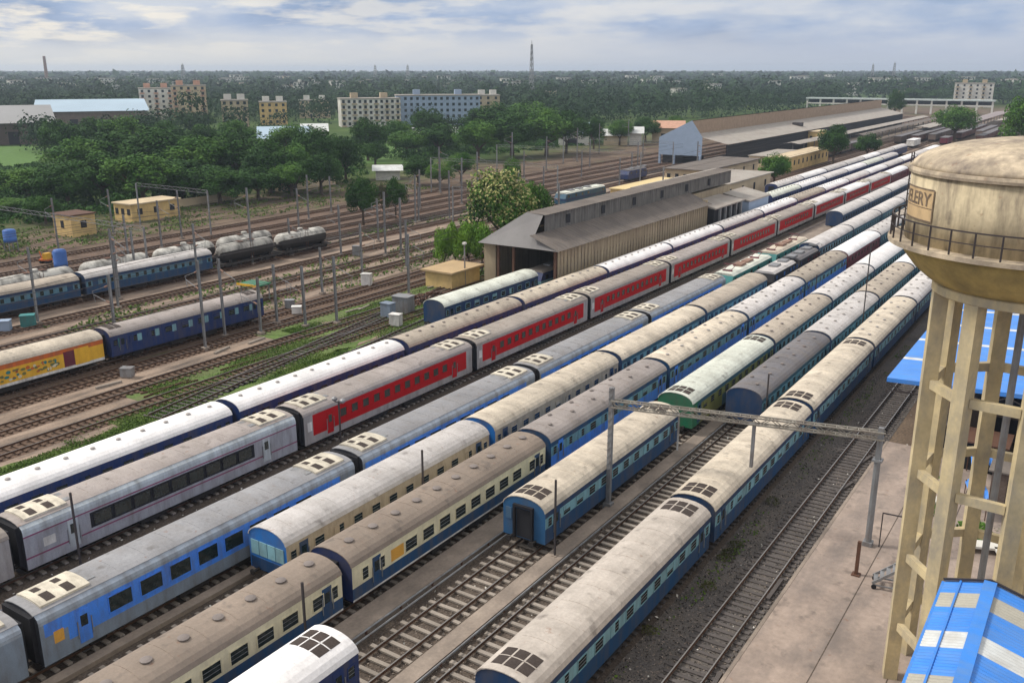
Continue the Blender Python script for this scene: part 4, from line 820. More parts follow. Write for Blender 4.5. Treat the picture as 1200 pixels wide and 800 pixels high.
OM = [(45, 380, 290, 'beside the far blue coaches at the left edge'), (190, 292, 235, 'just right of the yellow twin window hut'), (241, 410, 305, 'tallest of the pair before the dark blue coach, left one'), (264, 395, 303, 'before the dark blue coach, right one of the close pair'), (296, 310, 220, 'tall one rising over the tank wagons'), (362, 258, 205, 'in front of the orange wall building'), (133, 275, 222, 'left of the twin window hut'), (378, 345, 290, 'on the grass right of the tank wagons'), (452, 300, 225, 'between the two small dark trees'),
      (139, 362, 268, 'behind the yellow van roof'), (306, 392, 325, 'beside the end of the dark blue coach'), (341, 300, 262, 'behind the tank wagon row'), (400, 300, 240, 'left of the pair of small trees'), (425, 330, 262, 'below the small left tree'), (487, 262, 205, 'behind the lime hedge'), (527, 258, 200, 'left of the flowering tree'), (541, 240, 185, 'just left of the flowering tree top'), (560, 225, 178, 'right behind the flowering tree'), (600, 200, 155, 'white one above the flowering tree'), (640, 200, 160, 'left of the teal locomotive'), (676, 190, 150, 'behind the teal locomotive'), (702, 180, 145, 'left of the big blue grey shed'), (736, 172, 140, 'nearest the big blue grey shed'), (232, 330, 262, 'among the far blue coaches'), (160, 330, 270, 'above the first far blue coach'), (325, 380, 310, 'on the pale path'), (470, 300, 232, 'right of the pair of small trees'), (395, 380, 300, 'at the right end of the footpath'), (70, 300, 232, 'next to the blue water drum'), (515, 225, 172, 'in the middle of the far yard')]
pts = []
for i, (px, by, ty, lb) in enumerate(OM):
    X, Y = gp(px, by); h = min(12.5, max(6.5, zat(px - 2, ty, dist(X, Y)))); ohe(X, Y, h, 'grey overhead line mast ' + lb, 0, 1 if i % 2 else -1); pts.append((X, Y, h))
def portal(x0, x1, Y, z, label):
    root = empty('overhead_portal', (x0, Y, 0)); tag(root, label, 'gantry', 'portals across the left yard'); d = x1 - x0
    for dx in (0, d): MB().bar((dx, 0, 0), (dx, 0, z + 0.5), 0.24).build('mast', M['steel'], root)
    q = MB()
    for h in (0, 0.6): q.bar((0, 0, z + h), (d, 0, z + h), 0.06)
    n = int(abs(d) / 1.2)
    for i in range(n): q.bar((d * i / n, 0, z + (0.6 if i % 2 else 0)), (d * (i + 1) / n, 0, z + (0 if i % 2 else 0.6)), 0.035)
    q.build('beam', M['steel'], root)
portal(-165, -121.0, 84, 7.6, 'long thin portal crossing before the blue drums at the left edge'); portal(-168, -146, 116, 8.0, 'thin portal behind the yellow hut'); portal(-150, -112, 190, 8.5, 'portal crossing the tracks behind the flowering tree'); portal(-160, -112, 235, 8.5, 'far portal across the tracks before the big shed'); portal(-113, -100, 150, 7.5, 'low portal by the pair of small trees'); portal(-160, -120, 275, 8.5, 'farthest portal beside the big shed')
def wire(x, y0, y1, z, label):
    root = empty('overhead_wire', (x, y0, 0)); tag(root, label, 'overhead wire', 'overhead wires of the left yard'); L = y1 - y0
    MB().bar((0, 0, z), (0, L, z), 0.045).build('contact_wire', M['drail'], root); q = MB(); n = int(L / 50) * 6
    for i in range(n): f = lambda k: z + 0.6 + 0.8 * abs(math.cos(k * PI / 6)); q.bar((0, L * i / n, f(i)), (0, L * (i + 1) / n, f(i + 1)), 0.045)
    q.build('catenary', M['drail'], root)
XM = [(-93.9, (60, 112, 160, 210), 'right of the van track'), (-113.8, (50, 74, 128, 176, 226, 280), 'between the van track and the tank wagons'), (-122.0, (150, 200, 250, 300), 'in line with the tank wagon row'), (-134.5, (90, 128, 166, 204, 242, 280, 330), 'between the main line tracks'), (-147.0, (110, 150, 190, 230, 270, 310), 'along the outer main line'), (-81.9, (78, 98, 140), 'on the dusty strip nearest the grass')]
for X, ys, lb in XM:
    for i, Y in enumerate(ys): ohe(X, Y, random.uniform(7.2, 9.2), '%s grey mast of the line %s' % (ORD[i], lb), 0, 1 if i % 2 else -1)
x, y = gp(545, 335); root = empty('lamp_post', (x, y, 0)); tag(root, 'grey lamp post before the ochre roof beside the shed', 'lamp post'); MB().bar((0, 0, 0), (0, 0, 6.2), 0.16).build('pole', M['steel'], root); MB().box(-0.25, 0.25, -0.25, 0.25, 6.2, 6.5).build('lamp_head', M['wplas'], root)
for X in (-97.5, -103.5, -110.5, -85.2, -126, -131.5, -137.5, -143): wire(X, 30, 430, 5.8, 'thin overhead wire above the track %d metres left of the tank wagon row' % abs(X + 118) if X < -118 else 'thin overhead wire above the track %d metres right of the tank wagon row' % abs(X + 118))

#@@BUILD
# ------------------------------------------------------------------ long grey shed
def shed():
    Y0, Y1 = 108.0, 163.0; xr, xl = -63.6, -75.8; root = empty('engine_shed', (0, 0, 0)); tag(root, 'long weathered grey shed with raised monitor roof and open dark end', 'shed')
    q = MB(); k = int((Y1 - Y0) / 1.0)
    for i in range(k): a = Y0 + i; q.face([(xr, a, 0), (xr, a + 0.5, 0), (xr, a + 0.5, 6.9), (xr, a, 6.9)]); q.face([(xr, a + 0.5, 0), (xr - 0.06, a + 0.55, 0), (xr - 0.06, a + 0.55, 6.9), (xr, a + 0.5, 6.9)]); q.face([(xr - 0.06, a + 0.55, 0), (xr - 0.06, a + 1, 0), (xr - 0.06, a + 1, 6.9), (xr - 0.06, a + 0.55, 6.9)])
    q.build('wall', M['cwall'], root)
    q = MB(); q.box(xl, xl + 0.25, Y0, Y1, 0, 6.9); q.build('wall', M['cwall'], root); q = MB(); q.box(xl + 0.25, xr - 0.1, Y1 - 0.3, Y1, 0, 7.5); q.build('wall', M['cwall'], root)
    q = MB(); q.box(xl, xl + 2.0, Y0 - 0.05, Y0 + 0.2, 0, 6.9); q.build('wall', M['cwall'], root)
    q = MB(); q.bar((-70.7, Y0, 0), (-70.7, Y0, 7), 0.35); q.bar((xr - 0.2, Y0, 0), (xr - 0.2, Y0, 7), 0.4); q.bar((-73.3, Y0, 0), (-73.3, Y0, 7), 0.35); q.bar((xl + .2, Y0, 6.9), (xr, Y0, 6.9), 0.3); q.build('post', M['rust'], root)
    xm = -67.6; xm2 = -70.4
    q = MB(); ribbed(q, xr + 0.7, xm, Y0 - 0.8, Y1 + 0.5, 6.75, 8.55, pitch=0.9, th=0.06); q.build('lower_roof', M['cgrey'], root)
    q = MB(); ya = Y0 + 3.2; k = int((Y1 + 22 - ya) / 0.8)
    for i in range(k): a = ya + i * 0.8; q.face([(xm, a, 8.45), (xm, a + 0.4, 8.45), (xm, a + 0.4, 10.9), (xm, a, 10.9)]); q.face([(xm, a + 0.4, 8.45), (xm + 0.07, a + 0.6, 8.45), (xm + 0.07, a + 0.6, 10.9), (xm, a + 0.4, 10.9)]); q.face([(xm + 0.07, a + 0.6, 8.45), (xm, a + 0.8, 8.45), (xm, a + 0.8, 10.9), (xm + 0.07, a + 0.6, 10.9)])
    q.build('monitor_wall', M['monw'], root)
    for a in np.arange(ya + 6, Y1 + 18, 11): MB().box(xm + 0.08, xm + 0.12, a, a + 1.2, 9.0, 10.3).build('louvre', M['dopen'], root)
    q = MB(); ribbed(q, xm + 0.4, xm2, ya - 0.4, Y1 + 22, 10.95, 11.15, pitch=0.9, th=0.05); ribbed(q, xm2, xl - 0.6, ya - 0.4, Y1 + 22, 11.15, 6.75, pitch=0.9, th=0.05); q.build('upper_roof', M['cgrey'], root)
    q = MB(); q.face([(xl - 0.6, Y0 - 0.8, 6.75), (xm, Y0 - 0.8, 6.78), (xm, ya - 0.4, 10.9), (xm2, ya - 0.4, 11.14)]); q.face([(xm, Y0 - 0.8, 6.78), (xr + 0.7, Y0 - 0.8, 6.76), (xm, Y0 + 0.4, 8.5)]); q.face([(xl - 0.6, Y0 - 0.8, 6.75), (xm2, ya - 0.4, 11.14), (xl - 0.6, ya - 0.4, 6.75)]); q.build('hip_roof', M['hipr'], root)
    q = MB(); q.box(xm2 - 4, xm - 0.1, Y1, Y1 + 22, 0, 8); q.build('annex_wall', M['cwall'], root)
M['monw'] = mat('grey_corrugated_wall', (0.17, 0.16, 0.145), 0.9, amt=0.2, scale=0.3, dirt=(0.07, 0.065, 0.06), damt=0.7, dscale=(0.4, 1.1, 0.25), fine=0.1); M['hipr'] = mat('pale_grey_sheet', (0.23, 0.22, 0.215), 0.85, dirt=(0.13, 0.12, 0.12), damt=0.5, dscale=(0.3, 0.3, 0.3), fine=0.1)
shed()
def block(name, label, cat, x0, x1, y0, y1, h, wall, rf, over=0.4, rz=0, door=True, wins=0, roofh=0.25, group=None, slope=0.0, z0=0):
    cx, cy = (x0 + x1) / 2, (y0 + y1) / 2; root = empty(name, (cx, cy, z0), rz); tag(root, label, cat, group); w, d = (x1 - x0) / 2, (y1 - y0) / 2
    MB().box(-w, w, -d, d, 0, h).build('wall', M[wall], root)
    q = MB(); o = over
    a = [(-w - o, -d - o), (w + o, -d - o), (w + o, d + o), (-w - o, d + o)]; zz = [h + 0.01 + slope, h + 0.01, h + 0.01, h + 0.01 + slope]
    q.face([(x, y, z) for (x, y), z in zip(a[::-1], zz[::-1])]); q.face([(x, y, z + roofh) for (x, y), z in zip(a, zz)])
    for i in range(4): j = (i + 1) % 4; q.face([(*a[i], zz[i]), (*a[j], zz[j]), (*a[j], zz[j] + roofh), (*a[i], zz[i] + roofh)])
    q.build('roof', M[rf], root)
    if door: MB().box(w + 0.005, w + 0.05, -0.6, 0.6, 0, 2.2).build('door', M['dopen'], root)
    for k in range(wins):
        yy = -d + (k + 0.5) * 2 * d / wins; MB().box(w + 0.005, w + 0.06, yy - 0.6, yy + 0.6, h * 0.4, h * 0.75).build('window', M['dopen'], root)
        xx = -w + (k + 0.5) * 2 * w / wins; MB().box(xx - 0.5, xx + 0.5, -d - 0.06, -d - 0.005, h * 0.4, h * 0.75).build('window', M['dopen'], root)
    return root
block('hut', 'yellow plaster hut with brown roof at the left edge of the yard', 'hut', -171.5, -165.5, 99.5, 104.5, 4.0, 'ywall', 'rust', 0.25, 0, False, 1)
block('hut', 'yellow building with two dark windows under the big dark trees', 'hut', -178, -172, 117.0, 129, 3.6, 'ywall', 'cplas', 0.3, 0, False, 3)
block('boundary_wall', 'low cream wall between the twin window hut and the tall trees', 'wall', -183, -182.6, 132, 152, 1.5, 'cplas', 'cplas', 0.05, 0, False)
block('hut', 'long peach coloured wall building beside the main line', 'hut', -187.5, -184, 170, 190, 4.3, 'cplas', 'pinkp', 0.2, 0, False, 4)
block('low_building', 'low ochre roofed building beside the open shed end', 'building', -83.6, -78.8, 104.0, 111.0, 2.4, 'ywall', 'ochreroof', 0.5, 0, False, 0) if M.setdefault('ochreroof', mat('tan_ochre_roofing', (0.50, 0.36, 0.20), 0.9, dirt=(0.3, 0.22, 0.14), damt=0.5, dscale=(0.3, 0.3, 0.3))) else 0
block('canopy', 'light grey lean-to canopy joining the far end of the shed', 'canopy', -67.0, -62.6, 163.5, 178, 5.8, 'dopen', 'lgreys', 0.5, 0, False, 0, slope=0.7)  # wall block coloured near-black as the shade of the open space under the roof
for k in range(5): q = MB().bar((0, 0, 0), (0, 0, 5.8), 0.4); o = q.build('canopy_post', M['steel'], None); o.location = (-62.2, 165.5 + 2.8 * k, 0); tag(o, '%s dark post from the left under the light canopy' % ORD[k], 'post', 'posts under the light canopy')
block('white_shed', 'pale blue white box shed with sloping roof behind the white roofed train', 'shed', -67.5, -62.2, 181.5, 193.5, 5.2, 'bluegr', 'lgreys', 0.3, 0, False, 0, slope=1.2)
block('workshop', 'wide flat roofed grey workshop behind the long shed', 'building', -92, -77, 190, 240, 5.0, 'cplas', 'lgreys', 0.6, 0, True, 6)
block('workshop', 'second flat grey roof behind the first workshop', 'building', -106, -94, 238, 280, 4.6, 'cplas', 'cgrey', 0.6, 0, True, 5)
block('low_building', 'yellow flat roofed shelter behind the shed beside the teal locomotive', 'building', -102, -94, 198, 226, 3.4, 'ywall', 'yroof', 0.3, 0, False, 3) if M.setdefault('yroof', mat('yellow_roofing', (0.66, 0.52, 0.27), 0.9, amt=0.08)) else 0
block('office', 'yellow two window office with dark tank on its roof, left of the round trees', 'building', -123, -107, 390, 402, 6.5, 'ywall', 'cplas', 0.3, 0, False, 3)
o = MB().box(-1.8, 1.8, -1.8, 1.8, 0, 3.0).build('roof_tank', M['drail'], None); o.location = (-117, 395, 6.8); tag(o, 'dark square water tank standing on the yellow office roof', 'water tank')
block('long_building', 'long low yellow building beside the small round tree', 'building', -94, -88, 290, 336, 4.4, 'ywall', 'cplas', 0.3, 0, False, 10)
block('long_building', 'low cream building in front of the yellow office', 'building', -104, -97, 300, 330, 3.6, 'cplas', 'lgreys', 0.3, 0, False, 5)
def bigshed():
    root = empty('carriage_shed', (0, 0, 0)); tag(root, 'huge carriage shed with blue grey gable end and brown monitor wall', 'shed'); Y0, Y1 = 296.0, 575.0; xl, xm, xr = -134.5, -123.2, -119.3
    q = MB(); q.face([(xl, Y0, 3.0), (xr, Y0 + 1, 3.0), (xr, Y0 + 1, 9.2), (xm, Y0 + .8, 14.6), (xl, Y0, 8.8)]); q.build('gable_wall', M['bluegr'], root)
    q = MB(); q.face([(xm, Y0 + 1, 9.3), (xm, Y1, 9.3), (xm, Y1, 14.4), (xm, Y0 + 1, 14.4)]); q.build('monitor_wall', M['tanw'], root)
    q = MB(); q.face([(xm, Y0 + 1, 14.6), (xm, Y1, 14.6), (xl - 8, Y1, 8.8), (xl, Y0, 8.8)]); q.build('upper_roof', M['cgrey'], root)
    q = MB(); q.face([(xr + 9, Y0 + 1, 7.2), (xr + 9, Y1, 7.2), (xm, Y1, 10.0), (xm, Y0 + 1, 10.0)]); q.build('lower_roof', M['lgreys'], root)
    for x in (xl + 0.3, -129, xr - 0.3): MB().bar((x, Y0 + 0.5, 0), (x, Y0 + 0.5, 3.1), 0.7).build('post', M['bluegr'], root)
    q = MB(); q.box(xl + 0.2, xr - 0.2, Y0 + 3, Y0 + 3.4, 0, 3); q.box(xr + 8, xr + 8.4, Y0 + 2, Y1, 0, 6.9); q.build('interior_shade', M['dopen'], root)  # near-black slabs stand in for the shade inside the open shed
bigshed()
for i, (x0, x1, y0, y1, z, m) in enumerate([(-107, -101, 345, 600, 5.2, 'lgreys'), (-98, -93, 410, 620, 5.0, 'cgrey'), (-87, -80, 480, 640, 5.2, 'lgreys'), (-76, -68, 520, 690, 5.5, 'clutterr'), (-62, -54, 560, 700, 5.5, 'lgreys')]):
    M.setdefault('clutterr', mat('mauve_grey_roofing', (0.28, 0.24, 0.24), 0.9))
    root = empty('platform_canopy', ((x0 + x1) / 2, y0, 0)); w = (x1 - x0) / 2; tag(root, '%s long platform canopy counting right from the huge carriage shed' % ORD[i], 'platform canopy', 'far platform canopies'); L = y1 - y0
    q = MB(); q.face([(-w, 0, z - 0.5), (0, 0, z), (0, L, z), (-w, L, z - 0.5)]); q.face([(0, 0, z), (w, 0, z - 0.5), (w, L, z - 0.5), (0, L, z)]); q.build('roof', M[m], root)
    for y in np.arange(2, L, 14): MB().box(-0.15, 0.15, 0, 0.3, 0.8, z - 0.05).build('post', M['steel'], root, loc=(0, y, 0))
    q = MB(); q.box(-w * 0.9, w * 0.9, 0, L, 0, 0.8); q.build('platform', M['pathm'], root)
# far goods wagons and coaches in the throat of the yard
def wagon(kind):
    root = empty('goods_wagon'); L = 13.5; q = MB(); q.box(-1.5, 1.5, 0, L, 1.1, 3.3); q.build('body', M[kind], root); q = MB(); q.box(-1.6, 1.6, -0.1, L + 0.1, 3.31, 3.5); q.build('roof', M['r_dark' if kind != 'whitep' else 'r_white'], root)
    q = MB(); q.box(-1.2, 1.2, 0.2, L - 0.2, 0.5, 1.1); q.build('underframe', M['under'], root); return root
wp = {k: None for k in ('clutter', 'rustw', 'whitep', 'maroon')}; M['rustw'] = mat('brown_wagon_paint', (0.12, 0.06, 0.05), 0.8)
WL = [(-84, 430, 5, 'clutter'), (-79, 440, 7, 'rustw'), (-74, 452, 5, 'clutter'), (-66, 470, 6, 'rustw'), (-60, 490, 4, 'clutter'), (-55, 455, 5, 'rustw'), (-92, 350, 4, 'clutter'), (-48, 480, 6, 'clutter')]
for r_, (X, Y, n, kd) in enumerate(WL):
    for i in range(n):
        r = wp[kd] and copy_tree(wp[kd]) or wagon(kd); wp[kd] = wp[kd] or r
        place(r, (X, Y + 14.4 * i, 0), 0, '%s wagon from near end of the %s far wagon row before the station' % (ORD[i], ORD[r_]), 'far wagons before the station'); r['category'] = 'wagon'
r = wagon('whitep'); place(r, (-74.8, 409, 0), 0, 'single white wagon at the end of the far coach lines'); r['category'] = 'wagon'
r = wagon('maroon'); place(r, (-66, 432, 0), 0, 'single dark maroon wagon just right of the white wagon'); r['category'] = 'wagon'
def footbridge():
    root = empty('station_footbridge', (0, 0, 0)); tag(root, 'long white covered footbridge across the far station', 'footbridge'); Y = 745; x0, x1 = -215, -85
    MB().box(x0, x1, Y, Y + 8, 6.0, 6.8).build('deck', M['wplas'], root); MB().box(x0 - 1, x1 + 1, Y - 0.6, Y + 8.6, 9.6, 10.6).build('roof', M['bridgew'], root); MB().box(x0, x1, Y + 7.4, Y + 8, 6.8, 9.6).build('back_wall', M['glass'], root)
    for x in np.arange(x0, x1 + 1, 10): MB().box(x - 0.6, x + 0.6, Y + 0.2, Y + 1.2, 0, 9.6).build('pier', M['wplas'], root)
M['bridgew'] = mat('pale_green_white_paint', (0.50, 0.56, 0.54), 0.7); footbridge()
WMESH = {}
def flats(label, x, y, w, d, floors, wall, rz=0, cols=6, dcols=3, name='apartment_block', trim='wplas', balcony=False, fh=3.2, roofbox=True, group=None, wd=1.5, rf='lgreys', blind='glass'):
    root = empty(name, (x, y, 0), rz); tag(root, label, 'building', group); H = floors * fh
    MB().box(-w / 2, w / 2, -d / 2, d / 2, 0, H).build('wall', M[wall], root)
    q = MB(); q.box(-w / 2 - 0.3, w / 2 + 0.3, -d / 2 - 0.3, d / 2 + 0.3, H + 0.005, H + 0.6); q.build('roof', M[rf], root)
    key = (wd, blind)
    if key not in WMESH: o = MB().box(-wd / 2, wd / 2, -0.06, 0.0, 0, 1.6).build('window', M[blind]); WMESH[key] = o.data; bpy.data.objects.remove(o)
    for f in range(floors):
        for c in range(cols):
            o = bpy.data.objects.new('window', WMESH[key]); COL.objects.link(o); o.parent = root; o.location = (-w / 2 + (c + 0.5) * w / cols, -d / 2 - 0.01, f * fh + 1.0)
        for c in range(dcols):
            o = bpy.data.objects.new('window', WMESH[key]); COL.objects.link(o); o.parent = root; o.location = (w / 2 + 0.01, -d / 2 + (c + 0.5) * d / dcols, f * fh + 1.0); o.rotation_euler = (0, 0, PI / 2)
        if balcony:
            for c in range(0, cols, 2): xx = -w / 2 + (c + 0.5) * w / cols; MB().box(xx - 1.4, xx + 1.4, -d / 2 - 1.2, -d / 2 - 0.07, f * fh + 0.1, f * fh + 0.9).build('balcony', M[trim], root)
    if roofbox:
        for s in (-0.25, 0.25): q = MB(); q.box(s * w - 2, s * w + 2, -2, 2, H + 0.61, H + 3.4); q.build('roof_room', M[trim], root)
    return root
def fl_px(label, pxl, pxr, by, ty, wall, D=None, **k):
    xc = (pxl + pxr) / 2; g = gp(xc, by); D = D or dist(*g); x, y, _ = at(xc, by, D); H = zat(xc, ty, D); w = (pxr - pxl) / FP * D * 1.0; fl = max(1, round(H / 3.2)); az_ = math.atan2(y, x) - PI / 2
    return flats(label, x, y, w, k.pop('d', 14), fl, wall, az_ + k.pop('rz', 0.0), fh=H / fl, **k)
fl_px('left pink and white apartment tower above the trees', 168, 204, 140, 104, 'wplas', cols=5, trim='pinkp', balcony=True)
fl_px('right pink and cream apartment tower above the trees', 206, 243, 143, 101, 'cplas', cols=5, trim='pinkp', balcony=True)
fl_px('cream apartment block with dark windows in the middle distance', 400, 467, 148, 116, 'wplas', cols=11, trim='tanp', balcony=True, rz=0.15)
fl_px('long grey blue apartment block beside the cream block', 466, 560, 142, 112, 'bluep', D=560, cols=14, trim='bluegr', rz=0.1)
fl_px('yellowish low end block right of the grey blue apartments', 558, 584, 136, 112, 'tanp', D=600, cols=3, rz=0.1)
fl_px('tan four storey house left of the yellow blocks', 262, 291, 142, 118, 'tanp', D=520, cols=4, d=10)
fl_px('ochre house hidden among the trees left of the cream apartments', 306, 336, 140, 120, 'ywall', D=560, cols=4, d=10)
fl_px('pale peach house right of the ochre house', 352, 386, 130, 118, 'tanp', D=640, cols=4, d=10)
fl_px('white block catching the light above the ochre house', 345, 375, 112, 97, 'wplas', D=1100, cols=5, d=12)
fl_px('tall pale station building right of the footbridge', 1119, 1159, 122, 98, 'wplas', D=830, cols=6, d=14, trim='tanp', balcony=True)
def hall(label, pxl, pxr, by, D, h, rise, rf, wall, d=40, yaw=0.0, name='warehouse'):
    xc = (pxl + pxr) / 2; x, y, _ = at(xc, by, D); w = (pxr - pxl) / FP * D; root = empty(name, (x, y, 0), math.atan2(y, x) - PI / 2 + yaw); tag(root, label, 'warehouse')
    MB().box(-w / 2, w / 2, 0.3, d - .3, 0, h).build('wall', M[wall], root); q = MB(); q.face([(-w / 2 - 1, -1, h), (w / 2 + 1, -1, h), (w / 2 + 1, d / 2, h + rise), (-w / 2 - 1, d / 2, h + rise)]); q.face([(-w / 2 - 1, d / 2, h + rise), (w / 2 + 1, d / 2, h + rise), (w / 2 + 1, d + 1, h), (-w / 2 - 1, d + 1, h)]); q.build('roof', M[rf], root)
    for k in range(int(w / 12)): MB().box(-w / 2 + 6 + k * 12 - 2, -w / 2 + 6 + k * 12 + 2, 0.2, 0.28, 0, h * 0.6).build('door', M['dopen'], root)
M['rblue'] = mat('pale_blue_roofing', (0.36, 0.47, 0.56), 0.6, amt=0.1, world=True, scale=0.03); M['rgrey'] = mat('dull_grey_roofing', (0.27, 0.27, 0.27), 0.8, amt=0.15, world=True, scale=0.02)
hall('wide grey roofed warehouse at the left edge', -70, 55, 146, 400, 9, 6.5, 'rgrey', 'clutter', 60); hall('wide pale blue roofed warehouse behind the trees at left', 50, 168, 138, 500, 10, 5.0, 'rblue', 'clutter', 90)
hall('long pale blue roofed shed among trees left of centre', 305, 362, 160, 385, 4, 4, 'rblue', 'wplas', 30); hall('small pale roof shed right of the long blue roofed shed', 355, 382, 150, 430, 4, 3, 'whites', 'wplas', 18)
hall('pale roofed shed behind the dark forest right of centre', 655, 690, 150, 400, 5, 4, 'rblue', 'wplas', 25); hall('low white roof behind the green lawn', 478, 535, 160, 420, 4, 2, 'whites', 'wplas', 14); hall('small white roof left of the low white roof', 452, 478, 160, 410, 3.5, 2, 'rblue', 'wplas', 12)
hall('white low shed beside the yard boundary', 440, 468, 192, 270, 2.8, 1.2, 'whites', 'wplas', 9, name='shed'); hall('cream house roof left of the big shed', 708, 735, 160, 400, 4, 2.5, 'whites', 'cplas', 10); hall('orange tiled roof house touching the big shed', 765, 800, 150, 420, 6, 3, 'pinkp', 'cplas', 12); hall('white domed roof house left of the orange one', 738, 752, 156, 400, 5, 2.5, 'whites', 'wplas', 10)
# small far houses in the green
hp = []
rr = random.Random(11)
spots = [(rr.uniform(-40, 1230), rr.uniform(92, 106)) for _ in range(70)] + [(20, 105), (75, 104), (100, 100), (130, 108), (150, 99), (262, 104), (285, 99), (312, 104), (330, 108), (395, 106), (420, 101), (480, 99), (520, 97), (560, 101), (610, 99), (660, 100), (690, 103), (735, 101), (770, 97), (830, 100), (862, 101), (905, 106), (935, 103), (1000, 104), (1025, 100), (1060, 106), (1085, 102), (600, 108), (645, 117), (795, 113), (835, 112), (35, 98), (215, 96)]
for i, (px, py) in enumerate(spots):
    D = 30.5 * FP / (py + 6 - 83) ; D = min(D, 2600); x, y, _ = at(px, py, D); s = 0.75 + D / 3000
    if i < 3 or not hp: r = flats('x', 0, 0, (12, 16, 10)[i % 3], 9, (4, 5, 4)[i % 3], ('wplas', 'wplas', 'cplas')[i % 3], cols=4, name='distant_house', roofbox=False, fh=3.3); hp.append(r)
    else: r = copy_tree(hp[i % 3])
    place(r, (x, y, 0), rr.uniform(0, 1.5), 'small pale far house among the distant trees', 'small far houses among the trees', (s, s, s))
# masts on the horizon
def far_mast(px, ty, D, w, label, m='steel', n=2):
    x, y, _ = at(px, 90, D); h = zat(px, ty, D); root = empty('lattice_tower', (x, y, 0)); tag(root, label, 'tower'); q = MB()
    for sx in (-1, 1):
        for sy in (-1, 1): q.bar((sx * w, sy * w, 0), (sx * w * 0.25, sy * w * 0.25, h), w * 0.18)
    k = 10
    for i in range(k):
        f = lambda t: w * (1 - 0.75 * t); a, c = i / k, (i + 1) / k
        for sy in (-1, 1): q.bar((-f(a), sy * f(a), h * a), (f(c), sy * f(c), h * c), w * 0.12); q.bar((sy * f(a), -f(a), h * a), (sy * f(c), f(c), h * c), w * 0.12)
    q.build('lattice', M[m], root); MB().bar((0, 0, h), (0, 0, h * 1.06), w * 0.15).build('antenna', M[m], root)
q = MB(); x, y, _ = at(56, 100, 1500); hh = zat(56, 66, 1500); q.tube((0, 0, 0), (0, 0, hh), 3.0, 2.0, 14); o = q.build('chimney', M['brick'], None); o.location = (x, y, 0); tag(o, 'tall brownish factory chimney on the left horizon', 'chimney')
far_mast(623, 52, 950, 2.2, 'thin tall mast on the horizon near the centre'); far_mast(215, 76, 1600, 4, 'short wide tower above the apartment towers'); far_mast(1022, 76, 1800, 3.5, 'left one of the two masts on the right horizon'); far_mast(1047, 74, 1800, 3.5, 'right one of the two masts on the right horizon'); far_mast(440, 77, 2000, 4, 'small mast above the cream apartments'); far_mast(478, 77, 2000, 4, 'small mast above the grey blue apartments')
# odds and ends in the left yard
def drum(px, py, r, h, m, label, z=0):
    x, y = gp(px, py); root = empty('water_drum', (x, y, 0)); tag(root, label, 'water tank'); q = MB(); q.lathe((0, 0), [(r * 0.97, z), (r, z + h * 0.3), (r * 0.96, z + h * 0.32), (r, z + h * 0.6), (r * 0.96, z + h * 0.62), (r, z + h * 0.9), (r * 0.8, z + h), (0.3, z + h * 1.03)], 18); q.build('tank', M[m], root, smooth=True)
    if z:
        for sx in (-1, 1):
            for sy in (-1, 1): MB().bar((sx * r * 0.7, sy * r * 0.7, 0), (sx * r * 0.7, sy * r * 0.7, z), 0.15).build('leg', M['steel'], root)
    else: q = MB(); q.lathe((0, 0), [(r * 1.1, 0), (r * 1.1, 0.15)], 18); q.build('base', M['pathm'], root)
drum(72, 314, 1.05, 3.0, 'bgrey2', 'blue water drum standing right of the orange cart') if M.setdefault('bgrey2', mat('drum_blue_plastic', (0.05, 0.14, 0.42), 0.5)) else 0
drum(14, 294, 1.1, 2.2, 'bgrey2', 'blue water drum on legs at the far left', 1.6)
x, y = gp(54, 308); root = empty('track_trolley', (x, y, 0), 0.4); root.scale = (0.62, 0.62, 0.7); tag(root, 'orange yellow track machine beside the blue drum', 'track machine'); MB().box(-1.3, 1.3, -1.0, 1.0, 0.6, 1.0).build('chassis', M['orange'], root); MB().box(-0.2, 1.2, -0.9, 0.9, 1.0, 2.4).build('cab', M['yellow'], root); MB().bar((-1.0, 0, 1.0), (-1.6, 0, 2.8), 0.2).build('boom', M['orange'], root)
for sx in (-0.9, 0.9): MB().tube((sx, -1.05, 0.35), (sx, 1.05, 0.35), 0.35, n=12).build('wheel', M['black'], root)
for i, (px, py, w, h, m, lb) in enumerate([(455, 372, 0.8, 1.9, 'bgrey', 'grey blue equipment cabinet left of the dark coach end'), (473, 366, 1.2, 2.2, 'steel', 'taller grey cabinet touching the dark coach end'), (464, 382, 0.7, 1.5, 'whitep', 'small white cabinet in front of the grey cabinets'), (430, 335, 0.7, 1.8, 'whitep', 'white signal cabinet in the middle of the left yard'), (418, 300, 0.6, 1.7, 'steel', 'grey signal cabinet below the small left tree'), (150, 442, 0.6, 1.0, 'steel', 'low grey box beside the rusty tracks'), (340, 362, 0.6, 1.2, 'steel', 'grey point machine box at the pale path end'), (348, 368, 0.6, 1.0, 'whitep', 'small white box beside the point machine'), (5, 388, 0.8, 1.3, 'bluegr', 'pale box left of the yellow van top'), (34, 383, 0.8, 1.5, 'tealp', 'greenish box behind the yellow van')]):
    x, y = gp(px, py); root = empty('equipment_cabinet', (x, y, 0), 0.1 * i); tag(root, lb, 'cabinet'); MB().box(-w, w, -w * 0.7, w * 0.7, 0.15, h).build('case', M[m], root); MB().box(-w * 1.08, w * 1.08, -w * 0.8, w * 0.8, h + 0.003, h + 0.1).build('lid', M[m], root); MB().box(-w * 0.9, w * 0.9, -w * 0.6, w * 0.6, 0, 0.147).build('plinth', M['pathm'], root)
